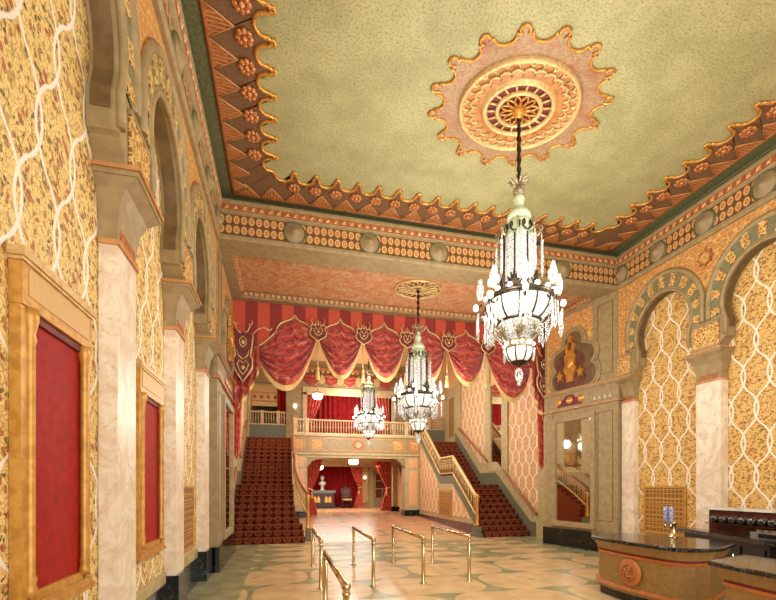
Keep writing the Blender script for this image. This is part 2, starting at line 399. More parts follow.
# scalloped border painted and moulded on the ceiling
BO, BI = .32, 1.02     # outer edge and mean inner edge, measured from the walls
def scallop_path(L, deep, r=.036):
    """one period of the moulding, from cusp to cusp: (along, depth) with a round knob on the cusp and a U between"""
    q = []
    q += [(r*cos(radians(t)), deep*.42+r*sin(radians(t))) for t in (90, 45, 0)]
    q += [(r*.55, deep*.42-r*.9), (r*1.5, deep*.22)]
    c = L/2; w = L/2-r*1.5
    q += [(c-w*cos(pi*t/12), deep*.22-deep*.86*sin(pi*t/12)**.8) for t in range(1, 12)]
    q += [(L-p, d) for p, d in q[:5][::-1]]
    return q
def ceiling_border(name, side):
    P_ = .375; z = ZC-.012
    if side == 'back':
        L0, L1 = XL+BO, XR-BO; n = round((L1-L0-2*(BI-BO))/P_); a0 = L0+(BI-BO); st = (L1-L0-2*(BI-BO))/n
    else:
        L1 = YC-.14; n = 22; st = P_; a0 = L1-(BI-BO)-n*P_; L0 = a0
    def W(s, d, zz):   # s along, d from the wall
        if side == 'left': return (XL+d, s, zz)
        if side == 'right': return (XR-d, s, zz)
        return (s, YC-.14-(d-BO), zz)
    o_ = MB(); inner = []
    for k in range(n): inner += [(a0+st*k+p, BI-.02+d) for p, d in scallop_path(st, .2, .03)]
    e1 = (a0, BI-.02+.0) if side != 'back' else (a0, BI); e2 = (a0+n*st, BI)
    inner = [e1]+inner[2:-2]+[e2]
    N = len(inner)
    outer = [L0+(L1-L0)*k/(N-1) for k in range(N)]
    from mathutils.geometry import tessellate_polygon
    from mathutils import Vector
    per = scallop_path(st, .2, .03)
    zb_ = ZC-.004; o_.poly([W(L0, BO, zb_), W(L1, BO, zb_), W(L1-(BI-.15-BO), BI-.15, zb_), W(L0+(BI-.15-BO if side == 'back' else 0), BI-.15, zb_)])
    for k in range(n):
        q = [(a0+st*k+p, BI-.02+d) for p, d in per]
        if k == 0: q = [(a0, BI-.02)]+q[2:]
        if k == n-1: q = q[:-2]+[(a0+n*st, BI)]
        q = [(L0+(L1-L0)*(k+1)/n, BO), (L0+(L1-L0)*k/n, BO)]+q
        for tri in tessellate_polygon([[Vector((a, c_, 0)) for a, c_ in q]]): o_.poly([W(*q[j], z) for j in tri])
    root = struct(name, o_, 'brown_bed')
    b = MB(); b.tube([W(s, d, z-.005) for s, d in inner], .024, 8)
    b.build('scalloped_moulding', 'gilt', root); root.children[-1]['label'] = 'gilded scalloped moulding'
    b = MB(); zz = ZC-.008; b.poly([W(L0, BO, zz), W(L1, BO, zz), W(L1+(BO-.04 if side != 'back' else BO), .04 if side != 'back' else .02, zz), W(L0-(BO if side == 'back' else 0), .04 if side != 'back' else .02, zz)])
    b.build('green_band', 'green_band', root); root.children[-1]['label'] = 'dark green painted band along the cornice'
    b = MB(); b.tube([W(L0, BO, z), W(L1, BO, z)], .03, 6)
    # fan shaped triangles with ribs
    w = (L1-L0)/n/2
    for k in range(n):
        s = L0+(2*k+1)*w
        b.poly([W(s-w, BO+.01, z-.012), W(s+w, BO+.01, z-.012), W(s, BO+.31, z-.012)])
        for q in range(-3, 4):
            e = BO+.02+.27*(1-abs(q)/4)
            b.poly([W(s+q*w/4-.008, BO+.02, z-.013), W(s+q*w/4+.008, BO+.02, z-.013), W(s+q*w/4+.008, e, z-.02), W(s+q*w/4-.008, e, z-.02)], 1)
        b.tube([W(s-w, BO, z-.012), W(s, BO+.32, z-.012), W(s+w, BO, z-.012)], .012, 5, m=1)
    b.build('fan_row', ['orange_dark', 'orange_line'], root); root.children[-1]['label'] = 'row of ribbed orange fan triangles'
    for k in range(n):
        s = a0+st*k
        if (side != 'back' and s < 2.9) or k == 0: continue
        b = MB(); cx, cy, _ = W(s, BI-.27, 0)
        for t in range(8):
            a = t*pi/4; b.ball((cx+.075*cos(a), cy+.075*sin(a), z-.02), .042, 8, 5, sc=(1,1,.7))
        b.ball((cx, cy, z-.025), .045, 8, 5)
        b.build('rosette', 'copper', root)
for k, s in enumerate(('left', 'back', 'right')): ceiling_border('trim_%d' % (k+4), s)

# ------------------------------------------------------------------ ceiling medallion (big)
def medallion():
    c = (XM+.06, 5.5); t = thing('ceiling_medallion', 'large oval gilded plaster medallion with scalloped pink edge on the green ceiling', 'ceiling medallion', (c[0], c[1], ZC))
    z = ZC-.012; n = 16; path = []
    for k in range(n):
        for p, d in scallop_path(.46, .17, .062): 
            a = 2*pi*(k+p/.46)/n; r = 1.25+d; path.append((c[0]+r*cos(a), c[1]+r*sin(a), z))
    b = MB(); b.poly(path[::-1]); b.build('painted_field', 'medallion_paint', t)
    b = MB(); b.tube([(p[0], p[1], p[2]-.006) for p in path], .02, 7, True); b.build('scalloped_moulding', 'gilt', t)
    b = MB(); b.lathe([(.92,z),(.92,z-.05),(.89,z-.07),(.86,z-.05),(.85,z-.015),(.56,z-.015),(.55,z-.06),(.52,z-.075),(.49,z-.06),(.48,z-.03)], (c[0],c[1],0), 64, lambda k, q: 1 if k == 4 else 0)
    b.build('outer_ring', ['gold_pale', 'orange_line'], t)
    b = MB()
    for row, (rr, m, w) in enumerate(((.79, 30, .075), (.67, 26, .075))):
        for k in range(m):
            a = 2*pi*(k+.5*row)/m
            loop = [(c[0]+(rr+w*sin(q))*cos(a)-w*1.05*cos(q)*sin(a), c[1]+(rr+w*sin(q))*sin(a)+w*1.05*cos(q)*cos(a), z-.03) for q in [pi*j/8 for j in range(-1, 10)]]
            b.tube(loop, .019, 5)
    b.build('shell_rows', 'gold_pale', t)
    b = MB(); b.lathe([(.48,z-.016),(0,z-.016)], (c[0],c[1],0), 48); b.build('openwork_bed', 'maroon', t, label='dark red bed behind the openwork')
    b = MB(); b.lathe([(.36,z-.02),(.36,z-.06),(.33,z-.07),(.30,z-.06),(.30,z-.02)], (c[0],c[1],0), 48)
    for k in range(18):
        a = 2*pi*k/18; b.tube([(c[0]+r*cos(a), c[1]+r*sin(a), z-.035) for r in (.36, .48)], .018, 6)
    b.build('pierced_ring', 'gold_pale', t)
    b = MB()
    for k in range(12):
        a = 2*pi*k/12
        pl = [(.06,-.03),(.16,-.05),(.24,-.035),(.3,0),(.24,.035),(.16,.05),(.06,.03)]
        b.tube([(c[0]+p*cos(a)-q*sin(a), c[1]+p*sin(a)+q*cos(a), z-.05) for p, q in pl], .014, 5)
    b.lathe([(.1,z-.02),(.1,z-.08),(.07,z-.13),(.03,z-.17),(0,z-.17)], (c[0],c[1],0), 24)
    b.build('leaf_spokes', 'gilt', t)
    t.scale = (.945, .79, 1)
medallion()

# ------------------------------------------------------------------ arches and pilasters
HB = .975
def arch_radius(a, t):      # t 0 inner .. 1 outer
    ry = .66+.295*t; rz = .74+.40*t if sin(a) > 0 else ry
    return ry*cos(a), rz*sin(a)
A0, A1 = radians(-26), radians(206); ZA = 4.85
B0, B1 = radians(-13), radians(193); ZB = 4.10; PB = PD-.004
def make_arch(side, yc, label, half=HB):
    half -= .004
    x0 = SX(side, 0); t = thing('arch', label, 'arch', (x0, yc, 4.08), 'horseshoe arches along the %s wall' % side)
    N = 48; an = [B0+(B1-B0)*k/N for k in range(N+1)]
    cl = lambda p, e: (p[0], max(yc-half+e, min(yc+half-e, p[1])), p[2])
    def pt(a, tt, d):
        y, z = arch_radius(a, tt); return (SX(side, d), yc+y, ZA+z)
    # archivolt: flat ring
    b = MB()
    b.grid(lambda u, v: (lambda p: (p[0], max(yc-half, min(yc+half, p[1])), p[2]))(pt(B0+(B1-B0)*u, v, .012)), N, 4, smooth=False); b.build('archivolt', 'voussoir_green', t)
    # spandrel
    b = MB(); ctop = 6.17
    for k in range(N):
        q = []
        for a in (an[k], an[k+1]):
            y, z = arch_radius(a, 1); y = max(-half, min(half, y)); ca, sa = cos(a), sin(a)
            if sa <= 0: e = (half*(1 if ca > 0 else -1), z)
            else:
                s = min(half/abs(ca) if abs(ca) > 1e-6 else 9e9, (ctop-ZA)/sa); e = (s*ca, s*sa)
                if abs(e[0]) < abs(y): e = (y, e[1])
            q.append(((SX(side, 0), yc+y, ZA+z), (SX(side, 0), yc+e[0], ZA+e[1])))
        b.poly([q[0][0], q[0][1], q[1][1], q[1][0]])
    for sg in (1, -1):      # top corners
        ka = math.atan2(ctop-ZA, half)
        lo = max(a for a in an if a <= ka); hi = min(a for a in an if a > ka)
        P1 = (SX(side, 0), yc+sg*half, ZA+half*math.tan(lo)); P2 = (SX(side, 0), yc+sg*(ctop-ZA)/math.tan(hi), ctop)
        b.poly([P1, (SX(side, 0), yc+sg*half, ctop), P2])
    b.build('spandrel', 'stencil', t)
    b = MB()
    b.tube([(SX(side, .015), yc+.61, 4.29)]+[pt(A0+(A1-A0)*k/N, .02, .015) for k in range(N+1)]+[(SX(side, .015), yc-.61, 4.29)], .032, 8); b.tube([pt(a, .13, .01) for a in an], .018, 6); b.build('inner_moulding', 'stone', t)
    b = MB(); b.tube([cl(pt(a, .93, .012), .052) for a in an], .05, 8, m=0)
    b.tube([cl(p, .016) for p in [pt(a, 1.06, .006) for a in an if sin(a) > .25]], .014, 6, m=1)
    b.build('outer_moulding', ['stone', 'orange_dark'], t)
    # soffit with a sunk panel, running down stilted feet
    ol = [arch_radius(A0+(A1-A0)*k/N, 0) for k in range(N+1)]; ol = [(y, ZA+z) for y, z in ol]
    ol = [(.60, 4.27), (.595, 4.42)]+ol+[(-.595, 4.42), (-.60, 4.27)]
    b = MB(); i = b.pts([(SX(side, d), yc+y, z) for y, z in ol for d in (0, -PB)])
    for k in range(len(ol)-1): b.face((i+2*k, i+2*k+1, i+2*k+3, i+2*k+2), 0, True)
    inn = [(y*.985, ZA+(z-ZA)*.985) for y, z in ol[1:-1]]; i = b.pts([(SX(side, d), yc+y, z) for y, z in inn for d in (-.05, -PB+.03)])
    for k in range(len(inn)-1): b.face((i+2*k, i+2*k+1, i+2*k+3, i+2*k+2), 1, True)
    for sg in (1, -1):      # foot curving back to the capital
        pp = [(yc+sg*.60, 4.27), (yc+sg*.64, 4.25), (yc+sg*.69, 4.19), (yc+sg*.725, 4.15), (yc+sg*.725, ZB)]
        for k in range(4):
            b.poly([(SX(side, 0), *pp[k]), (SX(side, 0), *pp[k+1]), (SX(side, -PB), *pp[k+1]), (SX(side, -PB), *pp[k])])
        b.poly([(SX(side, 0), *p) for p in pp]+[(SX(side, 0), yc+sg*half, ZB), (SX(side, 0), yc+sg*half, ZA+.955*sin(B0))]+[(SX(side, 0), yc+sg*arch_radius(B0+(A0-B0)*j/4, 0)[0], ZA+arch_radius(B0+(A0-B0)*j/4, 0)[1]) for j in range(5)]+[(SX(side, 0), yc+sg*.595, 4.42)])
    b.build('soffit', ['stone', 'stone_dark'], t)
    # thirteen voussoir tiles
    n = 21
    for k in range(0, n, 2):
        a0 = radians(-12)+(radians(204))*k/n; a1 = a0+radians(204)/n
        b = MB()
        qs = [pt(a0+(a1-a0)*s, .2, .026) for s in (0, .5, 1)]+[pt(a0+(a1-a0)*s, .82, .026) for s in (1, .5, 0)]
        qs = [(q[0], max(yc-half+.11, min(yc+half-.11, q[1])), q[2]) for q in qs]
        b.poly(qs)
        back = [(SX(side, .012), q[1], q[2]) for q in qs]
        for j in range(6): b.poly([qs[j], qs[(j+1) % 6], back[(j+1) % 6], back[j]])
        b.build('voussoir', 'gold_stencil', t)
    return t
def make_pilaster(side, yc, label, h=.24, dp=-.05, ymax=99):
    x0 = SX(side, -PD); t = thing('pilaster', label, 'pilaster', (x0, yc, 0), 'marble pilasters along the %s wall' % side)
    def bx(b, d0, d1, w, z0, z1, m=0):
        xa, xb = SX(side, d0), SX(side, d1); b.box(min(xa, xb), max(xa, xb), yc-w, min(ymax, yc+w), z0, z1, m)
    b = MB(); bx(b, -PB, dp+.04, h+.03, 0.001, .50); b.build('base', 'black_marble', t)
    b = MB(); bx(b, -PB, dp, h, .5, 3.52); b.build('shaft', 'marble', t)
    b = MB()                                                      # flaring capital
    rows = [(dp,h,3.55),(dp,h+.005,3.68),(dp+.01,h+.01,3.74),(dp+.03,h+.03,3.85),(dp+.08,h+.06,3.95),(.09,h+.095,4.02)]
    def ringp(d, w, z): return [(SX(side,-PB), yc-w, z), (SX(side,d), yc-w, z), (SX(side,d), min(ymax, yc+w), z), (SX(side,-PB), min(ymax, yc+w), z)]
    for k in range(len(rows)-1):
        A, B = ringp(*rows[k]), ringp(*rows[k+1])
        for j in range(3): b.poly([A[j], A[j+1], B[j+1], B[j]])
    b.build('capital', 'stone', t)
    b = MB(); bx(b, -PB, dp+.02, h+.015, 3.52, 3.56); b.build('necking', 'orange_line', t)
    b = MB(); bx(b, dp, dp+.008, h-.05, 3.575, 3.665); b.build('neck_panel', 'orange_dark', t, label='small red panel below the capital')
    b = MB(); bx(b, -PB, .10, h+.105, 4.02, 4.06, 0); bx(b, -PB, .12, h+.12, 4.06, 4.09, 1); b.build('abacus', ['stone', 'orange_line'], t)
    b = MB(); bx(b, .003, .03, min(.255, h+.02), 4.09, 4.56); b.build('impost_block', 'gold_stencil', t)
    b = MB(); bx(b, .003, .035, min(.26, h+.03), 4.56, 4.6); b.build('impost_moulding', 'stone', t)
    b = MB(); bx(b, .003, .04, min(.26, h+.03), 4.09, 4.16); b.build('impost_moulding', 'stone', t)
    return t
W_ = {'left': ([7.98, 5.98, 4.06, 1.98], ['beside the stone pier with the wall mirror', 'just beyond the smaller red panel', 'between the two red panels', 'nearest on the left']),
      'right': ([8.29, 6.33, 4.38, 2.43], ['beside the mirror pier', 'to the right of the wall vent', 'behind the bar', 'behind the bar end'])}
for side in ('left', 'right'):
    ys, ds = W_[side]
    for k in range(3 if side == 'right' else 4):
        make_pilaster(side, ys[k], 'pale marble pilaster on the %s wall, %s' % (side, ds[k]), **(dict(h=.22, dp=-.08) if side == 'left' else dict(h=.18, dp=-.09, ymax=8.47) if k == 0 else {}))
    al = {'left': ['narrow looking horseshoe arch next to the left pier', 'middle horseshoe arch on the left wall', 'nearest horseshoe arch on the left, over the large red panel'],
          'right': ['horseshoe arch over the wall vent on the right wall', 'horseshoe arch behind the bar at the right edge', 'next arch beyond the right edge']}[side]
    for k in range(3 if side == 'left' else 2):
        make_arch(side, (ys[k]+ys[k+1])/2, al[k], (ys[k]-ys[k+1])/2) if not (side == 'right' and k == 0) else make_arch(side, 7.28, al[k], .95)
    # plain infill of the arcade face at the near end and beside the pier
    ynear = ys[3] if side == 'left' else ys[2]; x0 = SX(side, 0); x1 = SX(side, -PD)
    b = MB(); b.box(min(x0, x1), max(x0, x1), YN, ynear-HB*0, 4.08, 6.18)
    yt = ys[0]-.05 if side == 'right' else ys[0]; b.box(min(x0, x1), max(x0, x1), yt, YC-.02, 4.60, 6.18)
    struct('trim_%d' % (7 if side == 'left' else 8), b, 'stencil')

# orange eight-pointed stars in the spandrels between arches (right wall)
for k, (side, y) in enumerate((('right', 6.33), ('right', 4.38))):
    b = MB(); st = []
    for q in range(16):
        r = .17 if q % 2 == 0 else .115; a = q*pi/8; st.append((y+r*cos(a), 5.82+r*sin(a)))
    xa, xb = SX(side, .004), SX(side, .03); b.prism(st, min(xa, xb), max(xa, xb), 'x', 0)
    st2 = [(y+(p[0]-y)*.7, 5.82+(p[1]-5.82)*.7) for p in st]; xa, xb = SX(side, .03), SX(side, .036); b.prism(st2, min(xa, xb), max(xa, xb), 'x', 1)
    o = b.build('star_ornament', ['orange_dark', 'stencil'])
    tag(o, 'rust red eight pointed star between the %s on the %s wall' % (('two right arches', 'arches at the frame edge')[k], side), 'star ornament')

# ------------------------------------------------------------------ red panels in gold frames on the left wall
def red_panel(y0, y1, z0, z1, label):
    x = SX('left', -PD); x += .003; t = thing('framed_panel', label, 'framed panel', (x, (y0+y1)/2, z0), 'red panels in gold frames on the left wall')
    b = MB(); b.box(x, x+.025, y0+.09, y1-.09, z0+.08, z1-.3); b.build('fabric_panel', 'red_board', t)
    for k, (ya, yb) in enumerate(((y0, y0+.115), (y1-.115, y1))):
        b = MB(); b.box(x, x+.055, ya, yb-.045 if k == 0 else yb, z0, z1-.2) if k == 0 else b.box(x, x+.055, ya+.045, yb, z0, z1-.2)
        yi = yb-.025 if k == 0 else ya+.025          # slim engaged column on the inner side
        b.lathe([(.0,z0+.08),(.035,z0+.08),(.035,z0+.12),(.026,z0+.15),(.032,z0+.18),(.023,z0+.21),(.023,z1-.5),(.03,z1-.47),(.024,z1-.44),(.032,z1-.40),(.04,z1-.36),(.044,z1-.30),(0,z1-.30)], (x+.055, yi, 0), 12)
        b.build('frame_stile', 'gold', t)
    b = MB(); b.box(x, x+.065, y0-.005, y1+.005, z1-.3, z1-.05); b.build('frame_header', 'gold', t)
    b = MB(); b.box(x+.065, x+.07, y0+.05, y1-.05, z1-.24, z1-.09); b.build('header_panel', 'gold_weave', t, label='finely patterned pale gold strip')
    b = MB(); b.box(x, x+.085, y0-.025, y1+.025, z1-.05, z1); b.box(x, x+.075, y0-.015, y1+.015, z1-.07, z1-.05); b.build('crown_moulding', 'gold_pale', t)
    b = MB(); b.box(x, x+.07, y0-.005, y1+.005, z0, z0+.05); b.box(x, x+.085, y0-.02, y1+.02, z0-.03, z0); b.box(x, x+.05, y0+.1, y1-.1, z0+.05, z0+.1); b.build('sill', 'gold', t)
    b = MB(); b.box(x+.025, x+.045, y0+.09, y1-.09, z1-.345, z1-.3); b.build('inner_moulding', 'maroon', t)
red_panel(2.70, 3.55, .90, 2.88, 'large red fabric panel in a gold frame, nearest on the left wall')
red_panel(4.66, 5.51, .90, 2.83, 'smaller looking red fabric panel in gold frame beyond the first marble pilaster')

# wall vents
def wall_vent(side, y0, y1, z0, z1, label):
    x = SX(side, -PD); s = 1 if side == 'left' else -1
    t = thing('wall_vent', label, 'wall vent', (x, (y0+y1)/2, z0))
    b = MB(); b.box(min(x, x+s*.015), max(x, x+s*.015), y0, y1, z0, z1); b.build('grille', 'grille', t)
    b = MB(); f = .04
    for q in ((y0-f, y0, z0-f, z1+f), (y1, y1+f, z0-f, z1+f), (y0, y1, z0-f, z0), (y0, y1, z1, z1+f)): b.box(min(x, x+s*.035), max(x, x+s*.035), *q)
    for k in range(1, 8):
        zz = z0+(z1-z0)*k/8; b.box(min(x, x+s*.026), max(x, x+s*.026), y0, y1, zz-.009, zz+.009)
    b.build('frame', 'gold', t)
wall_vent('left', 6.62, 7.42, .66, 1.56, 'gold metal grille vent low on the left wall by the pier')
wall_vent('right', 6.95, 7.9, .62, 1.56, 'gold metal grille vent low on the right wall behind the beer tap')

# ------------------------------------------------------------------ lower soffit between cornice and valance
b = MB(); b.box(XL, XR, YC-.02, YC+.52, ZS-.02, ZC-.02); struct('trim_9', b, 'stone')
b = MB(); b.box(XL, XR, YC+.52, YV, ZS+.13, ZS+.25, 0)
for (xa, xb, ya, yb) in ((XL, XL+.22, YC+.52, YV-.22), (XR-.22, XR, YC+.52, YV-.22), (XL, XR, YV-.22, YV)): b.box(xa, xb, ya, yb, ZS-.02, ZS+.13, 1)
sof = struct('ceiling_lower', b, ['soffit_paint', 'stone'])
b = MB()
for k in range(int((XR-XL-.5)/.13)):
    x = XL+.28+.13*k; b.box(x, x+.07, YV-.29, YV-.215, ZS+.02, ZS+.09)
for k in range(int((YV-YC-.9)/.13)):
    y = YC+.6+.13*k; b.box(XL+.215, XL+.29, y, y+.07, ZS+.02, ZS+.09); b.box(XR-.29, XR-.215, y, y+.07, ZS+.02, ZS+.09)
struct('dentil_row', b, 'bead', sof)
# small medallion for the second chandelier
c = (XM-.05, 9.85); t = thing('ceiling_medallion', 'small oval looking gold medallion on the lower reddish soffit', 'ceiling medallion', (c[0], c[1], ZS+.13)); z = ZS+.125
b = MB(); b.lathe([(.6,z),(.6,z-.03),(.57,z-.05),(.54,z-.03),(.53,z-.01)], (c[0],c[1],0), 48); b.lathe([(.26,z-.01),(.26,z-.04),(.22,z-.05),(.2,z-.01)], (c[0],c[1],0), 32); b.build('ring', 'gold_pale', t)
b = MB(); b.lathe([(.55,z-.008),(0,z-.008)], (c[0],c[1],0), 40); b.build('openwork_bed', 'maroon', t)
b = MB()
for k in range(16):
    a = 2*pi*k/16; pl = [(.24,-.02),(.36,-.055),(.46,-.05),(.54,0),(.46,.05),(.36,.055),(.24,.02)]
    b.tube([(c[0]+p*cos(a)-q*sin(a), c[1]+p*sin(a)+q*cos(a), z-.025) for p, q in pl], .018, 5)
    b.tube([(c[0]+p*cos(a), c[1]+p*sin(a), z-.025) for p in (.0, .22)], .012, 4)
b.build('openwork', 'gold_pale', t); t.scale = (.97, .8, 1)

# ------------------------------------------------------------------ the two mirror piers
def pier(side, YV):
    s = 1 if side == 'left' else -1
    x0 = SX(side, 0); xb = SX(side, -.6)
    b = MB(); b.box(min(x0, xb), max(x0, xb), YC-.02, YV, 0.45, ZS-.02)
    b.box(min(SX(side,.02), x0), max(SX(side,.02), x0), YC-.02, YC+.62, .45, 3.6); b.box(min(SX(side,.02), x0), max(SX(side,.02), x0), YV-.28, YV, .45, 3.6)
    b.box(min(SX(side,.02), x0), max(SX(side,.02), x0), YC-.02, YC+.62, 4.12, ZS-.02)
    w = struct('wall_%s_pier' % side, b, 'stone')
    for (z0, z1) in ((.75, 3.4), (4.3, 6.0)):
        p = MB(); xa = SX(side, .02); xc = SX(side, .026)
        for q in ((YC+.1, YC+.115, z0, z1), (YC+.5, YC+.515, z0, z1), (YC+.1, YC+.515, z0, z0+.015), (YC+.1, YC+.515, z1-.015, z1)): p.box(min(xa, xc), max(xa, xc), *q)
        struct('panel_moulding', p, 'stone_dark', w)
    b = MB(); xa, xc = SX(side, -.6), SX(side, .06); b.box(min(xa, xc), max(xa, xc), YC-.06, YV+.02, 0, .47); struct('baseboard_%s_pier' % side, b, 'black_marble')
    b = MB()
    for z0, z1, d, m in ((3.60, 3.63, .07, 1), (3.63, 3.67, .05, 0), (3.67, 4.04, .025, 0), (4.04, 4.09, .06, 0), (4.09, 4.12, .08, 1)):
        xa, xc = SX(side, -.05), SX(side, d); b.box(min(xa, xc), max(xa, xc), YC-.02-d, YV, z0, z1, m)
    en = struct('trim_%d' % (10 if side == 'left' else 11), b, ['stone', 'orange_line'])
    # dark red plaque with three rosettes on the frieze
    y0, y1 = YC+.95, YV-.45; p = MB(); xa, xc = SX(side, .025), SX(side, .03)
    p.prism([(y0, 3.70), (y1, 3.70), (y1-.08, 3.86), (y1-.22, 3.90), (y1-.3, 3.99), (y0+.3, 3.99), (y0+.22, 3.90), (y0+.08, 3.86)], min(xa, xc), max(xa, xc), 'x'); struct('frieze_plaque', p, 'maroon', en)
    for k in range(3):
        p = MB(); p.lathe([(0,.03),(.05,.025),(.085,.01),(.1,0)], (SX(side,.03), (y0+y1)/2+.36*(k-1), 3.85), 10, axis='x' if s > 0 else '-x'); struct('rosette', p, 'gilt', en)
    p = MB()
    for k in range(4):
        yy = YC+.12+.14*k; p.prism([(yy, 3.72), (yy+.1, 3.72), (yy+.05, 3.82)], min(SX(side,.025), SX(side,.035)), max(SX(side,.025), SX(side,.035)), 'x')
    struct('triangle_row', p, 'white_stone', en)
    # mirror
    m0, m1, z0, z1 = (9.36, 10.78, .64, 3.32) if side == 'left' else (9.2, 10.32, .66, 3.3)
    t = thing('wall_mirror', 'tall %s mirror in a stone coloured frame on the %s pier' % (('narrow looking', 'left') if side == 'left' else ('clear', 'right')), 'mirror', (x0, (m0+m1)/2, z0))
    p = MB(); xa = SX(side, .012); p.box(min(x0, xa), max(x0, xa), m0, m1, z0, z1); p.build('glass', 'mirror', t)
    p = MB(); f = .13; xa = SX(side, .06)
    for q in ((m0-f, m0, z0-f, z1+f), (m1, m1+f, z0-f, z1+f), (m0, m1, z0-f, z0), (m0, m1, z1, z1+f)): p.box(min(x0, xa), max(x0, xa), *q)
    p.build('frame', 'stone', t)
    p = MB(); xa = SX(side, .03)
    p.box(min(x0, xa), max(x0, xa), m0, m1, 1.98, 1.99); p.build('glazing_bar', 'stone_pale', t)
    # trefoil niche with a gilded emblem
    yc = 9.95 if side == 'left' else 9.72; t = thing('wall_niche', 'cusped trefoil wall niche with gilded crest on the %s pier' % side, 'niche', (x0, yc, 4.12))
    p = MB(); xa = SX(side, .008); p.box(min(x0, xa), max(x0, xa), YC+.66, YV-.08, 4.16, ZS-.12); p.build('stencilled_panel', 'stencil', t)
    def lobes(k, grow):
        out = []
        for (cy, cz, r, a0, a1) in ((.42, 4.42, .30, -75, 60), (.40, 4.92, .27, -50, 75), (0, 5.32, .30, -15, 195), (-.40, 4.92, .27, 105, 230), (-.42, 4.42, .30, 120, 255)):
            out += arc((yc+cy, cz), r+grow, radians(a0), radians(a1), 12)
        return out
    def solid(pl, d0, d1, nm, mt):
        p = MB(); xa, xc = SX(side, d0), SX(side, d1); p.prism(pl, min(xa, xc), max(xa, xc), 'x'); p.build(nm, mt, t)
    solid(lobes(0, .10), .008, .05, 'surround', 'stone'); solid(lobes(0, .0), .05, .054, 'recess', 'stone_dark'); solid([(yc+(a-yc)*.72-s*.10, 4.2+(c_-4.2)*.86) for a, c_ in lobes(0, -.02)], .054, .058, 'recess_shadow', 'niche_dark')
    p = MB(); p.tube([(SX(side,.055), a, c_) for a, c_ in lobes(0, .0)], .03, 6, True); p.build('cusped_moulding', 'stone', t)
    crest = [(-.10,4.3),(.10,4.3),(.14,4.5),(.24,4.62),(.17,4.75),(.2,4.98),(.13,5.05),(.2,5.25),(.1,5.33),(.06,5.15),(0,5.1),(-.06,5.15),(-.1,5.33),(-.2,5.25),(-.13,5.05),(-.2,4.98),(-.17,4.75),(-.24,4.62),(-.14,4.5)]
    p = MB(); xa, xc = SX(side, .055), SX(side, .12); p.prism([(yc+a*.85-s*.06, c_) for a, c_ in crest], min(xa, xc), max(xa, xc), 'x')
    p.ball((SX(side,.12), yc-s*.06, 4.8), .13, 12, 8, sc=(.4,1,1.3))
    for (dy, dz) in ((.36, 4.5), (-.36, 4.5), (0, 5.42)):
        q = []
        for k in range(10):
            r = .11 if k % 2 == 0 else .05; a = k*pi/5+pi/2; q.append((yc+dy*.9-s*.06+r*cos(a), dz+r*sin(a)*1.4))
        p.prism(q, min(xa, xc), max(xa, xc), 'x')
    p.build('crest', 'gilt', t, label='gilded crest with star ornaments')
pier('left', 11.2)
def XFORM(p):       # the right pier stands splayed, its far end turned into the hall
    a = radians(12); dx, dy = p[0]-XR, p[1]-YC
    return (XR+dx*cos(a)-dy*sin(a), YC+dx*sin(a)+dy*cos(a), p[2])
pier('right', 10.72)
XFORM = None
# ------------------------------------------------------------------ the draped valance
SW = 1.17; SC = [XM-2.5*SW+0, XM-1.5*SW, XM-.5*SW, XM+.5*SW, XM+1.5*SW, XM+2.5*SW]
def zt(u):          # ogee edge of one bay, u -1..1
    a = abs(u)/.80; return 5.42 if a >= 1 else 5.42+.36*(1-a**2.6)**.5+.17*exp(-a/.12)
def zw(x):          # outer wide bay of the left side (mirrored for the right): x measured from the left wall
    p = x-(.285-XL)                                     # 0 at the peak
    if p >= 0: return zt(min(1, p/.575))
    if p > -.50: return zt(p/.575)
    f = min(1, (-.50-p)/.62)
    return zt(-.50/.575)*(1-f)**1.6+4.98*(1-(1-f)**1.6) if f < 1 else 4.98
def board_z(x):
    xm = x if x <= XM else 2*XM-x
    q = xm-XL
    if q < .10: return 5.35
    if q < .50: return 4.95
    if xm < XM-2*SW: return zw(q)
    k = round((xm-(XM-1.5*SW))/SW); u = (xm-(XM-1.5*SW+k*SW))/(SW/2)
    return zt(u)
xs = [XL+.005+(XR-XL-.01)*k/720 for k in range(721)]
b = MB()
for k in range(720):
    a, c = xs[k], xs[k+1]; za, zc = board_z(a)-.03, board_z(c)-.03
    b.poly([(a, YV-.03, za), (c, YV-.03, zc), (c, YV-.03, ZS-.025), (a, YV-.03, ZS-.025)])
    b.poly([(c, YV-.005, zc), (a, YV-.005, za), (a, YV-.005, ZS-.025), (c, YV-.005, ZS-.025)])
    b.poly([(a, YV-.005, za), (c, YV-.005, zc), (c, YV-.03, zc), (a, YV-.03, za)])
o = b.build('pelmet_board', 'stripes')
tag(o, 'red and maroon striped pelmet board across the stair opening above the swags', 'pelmet')

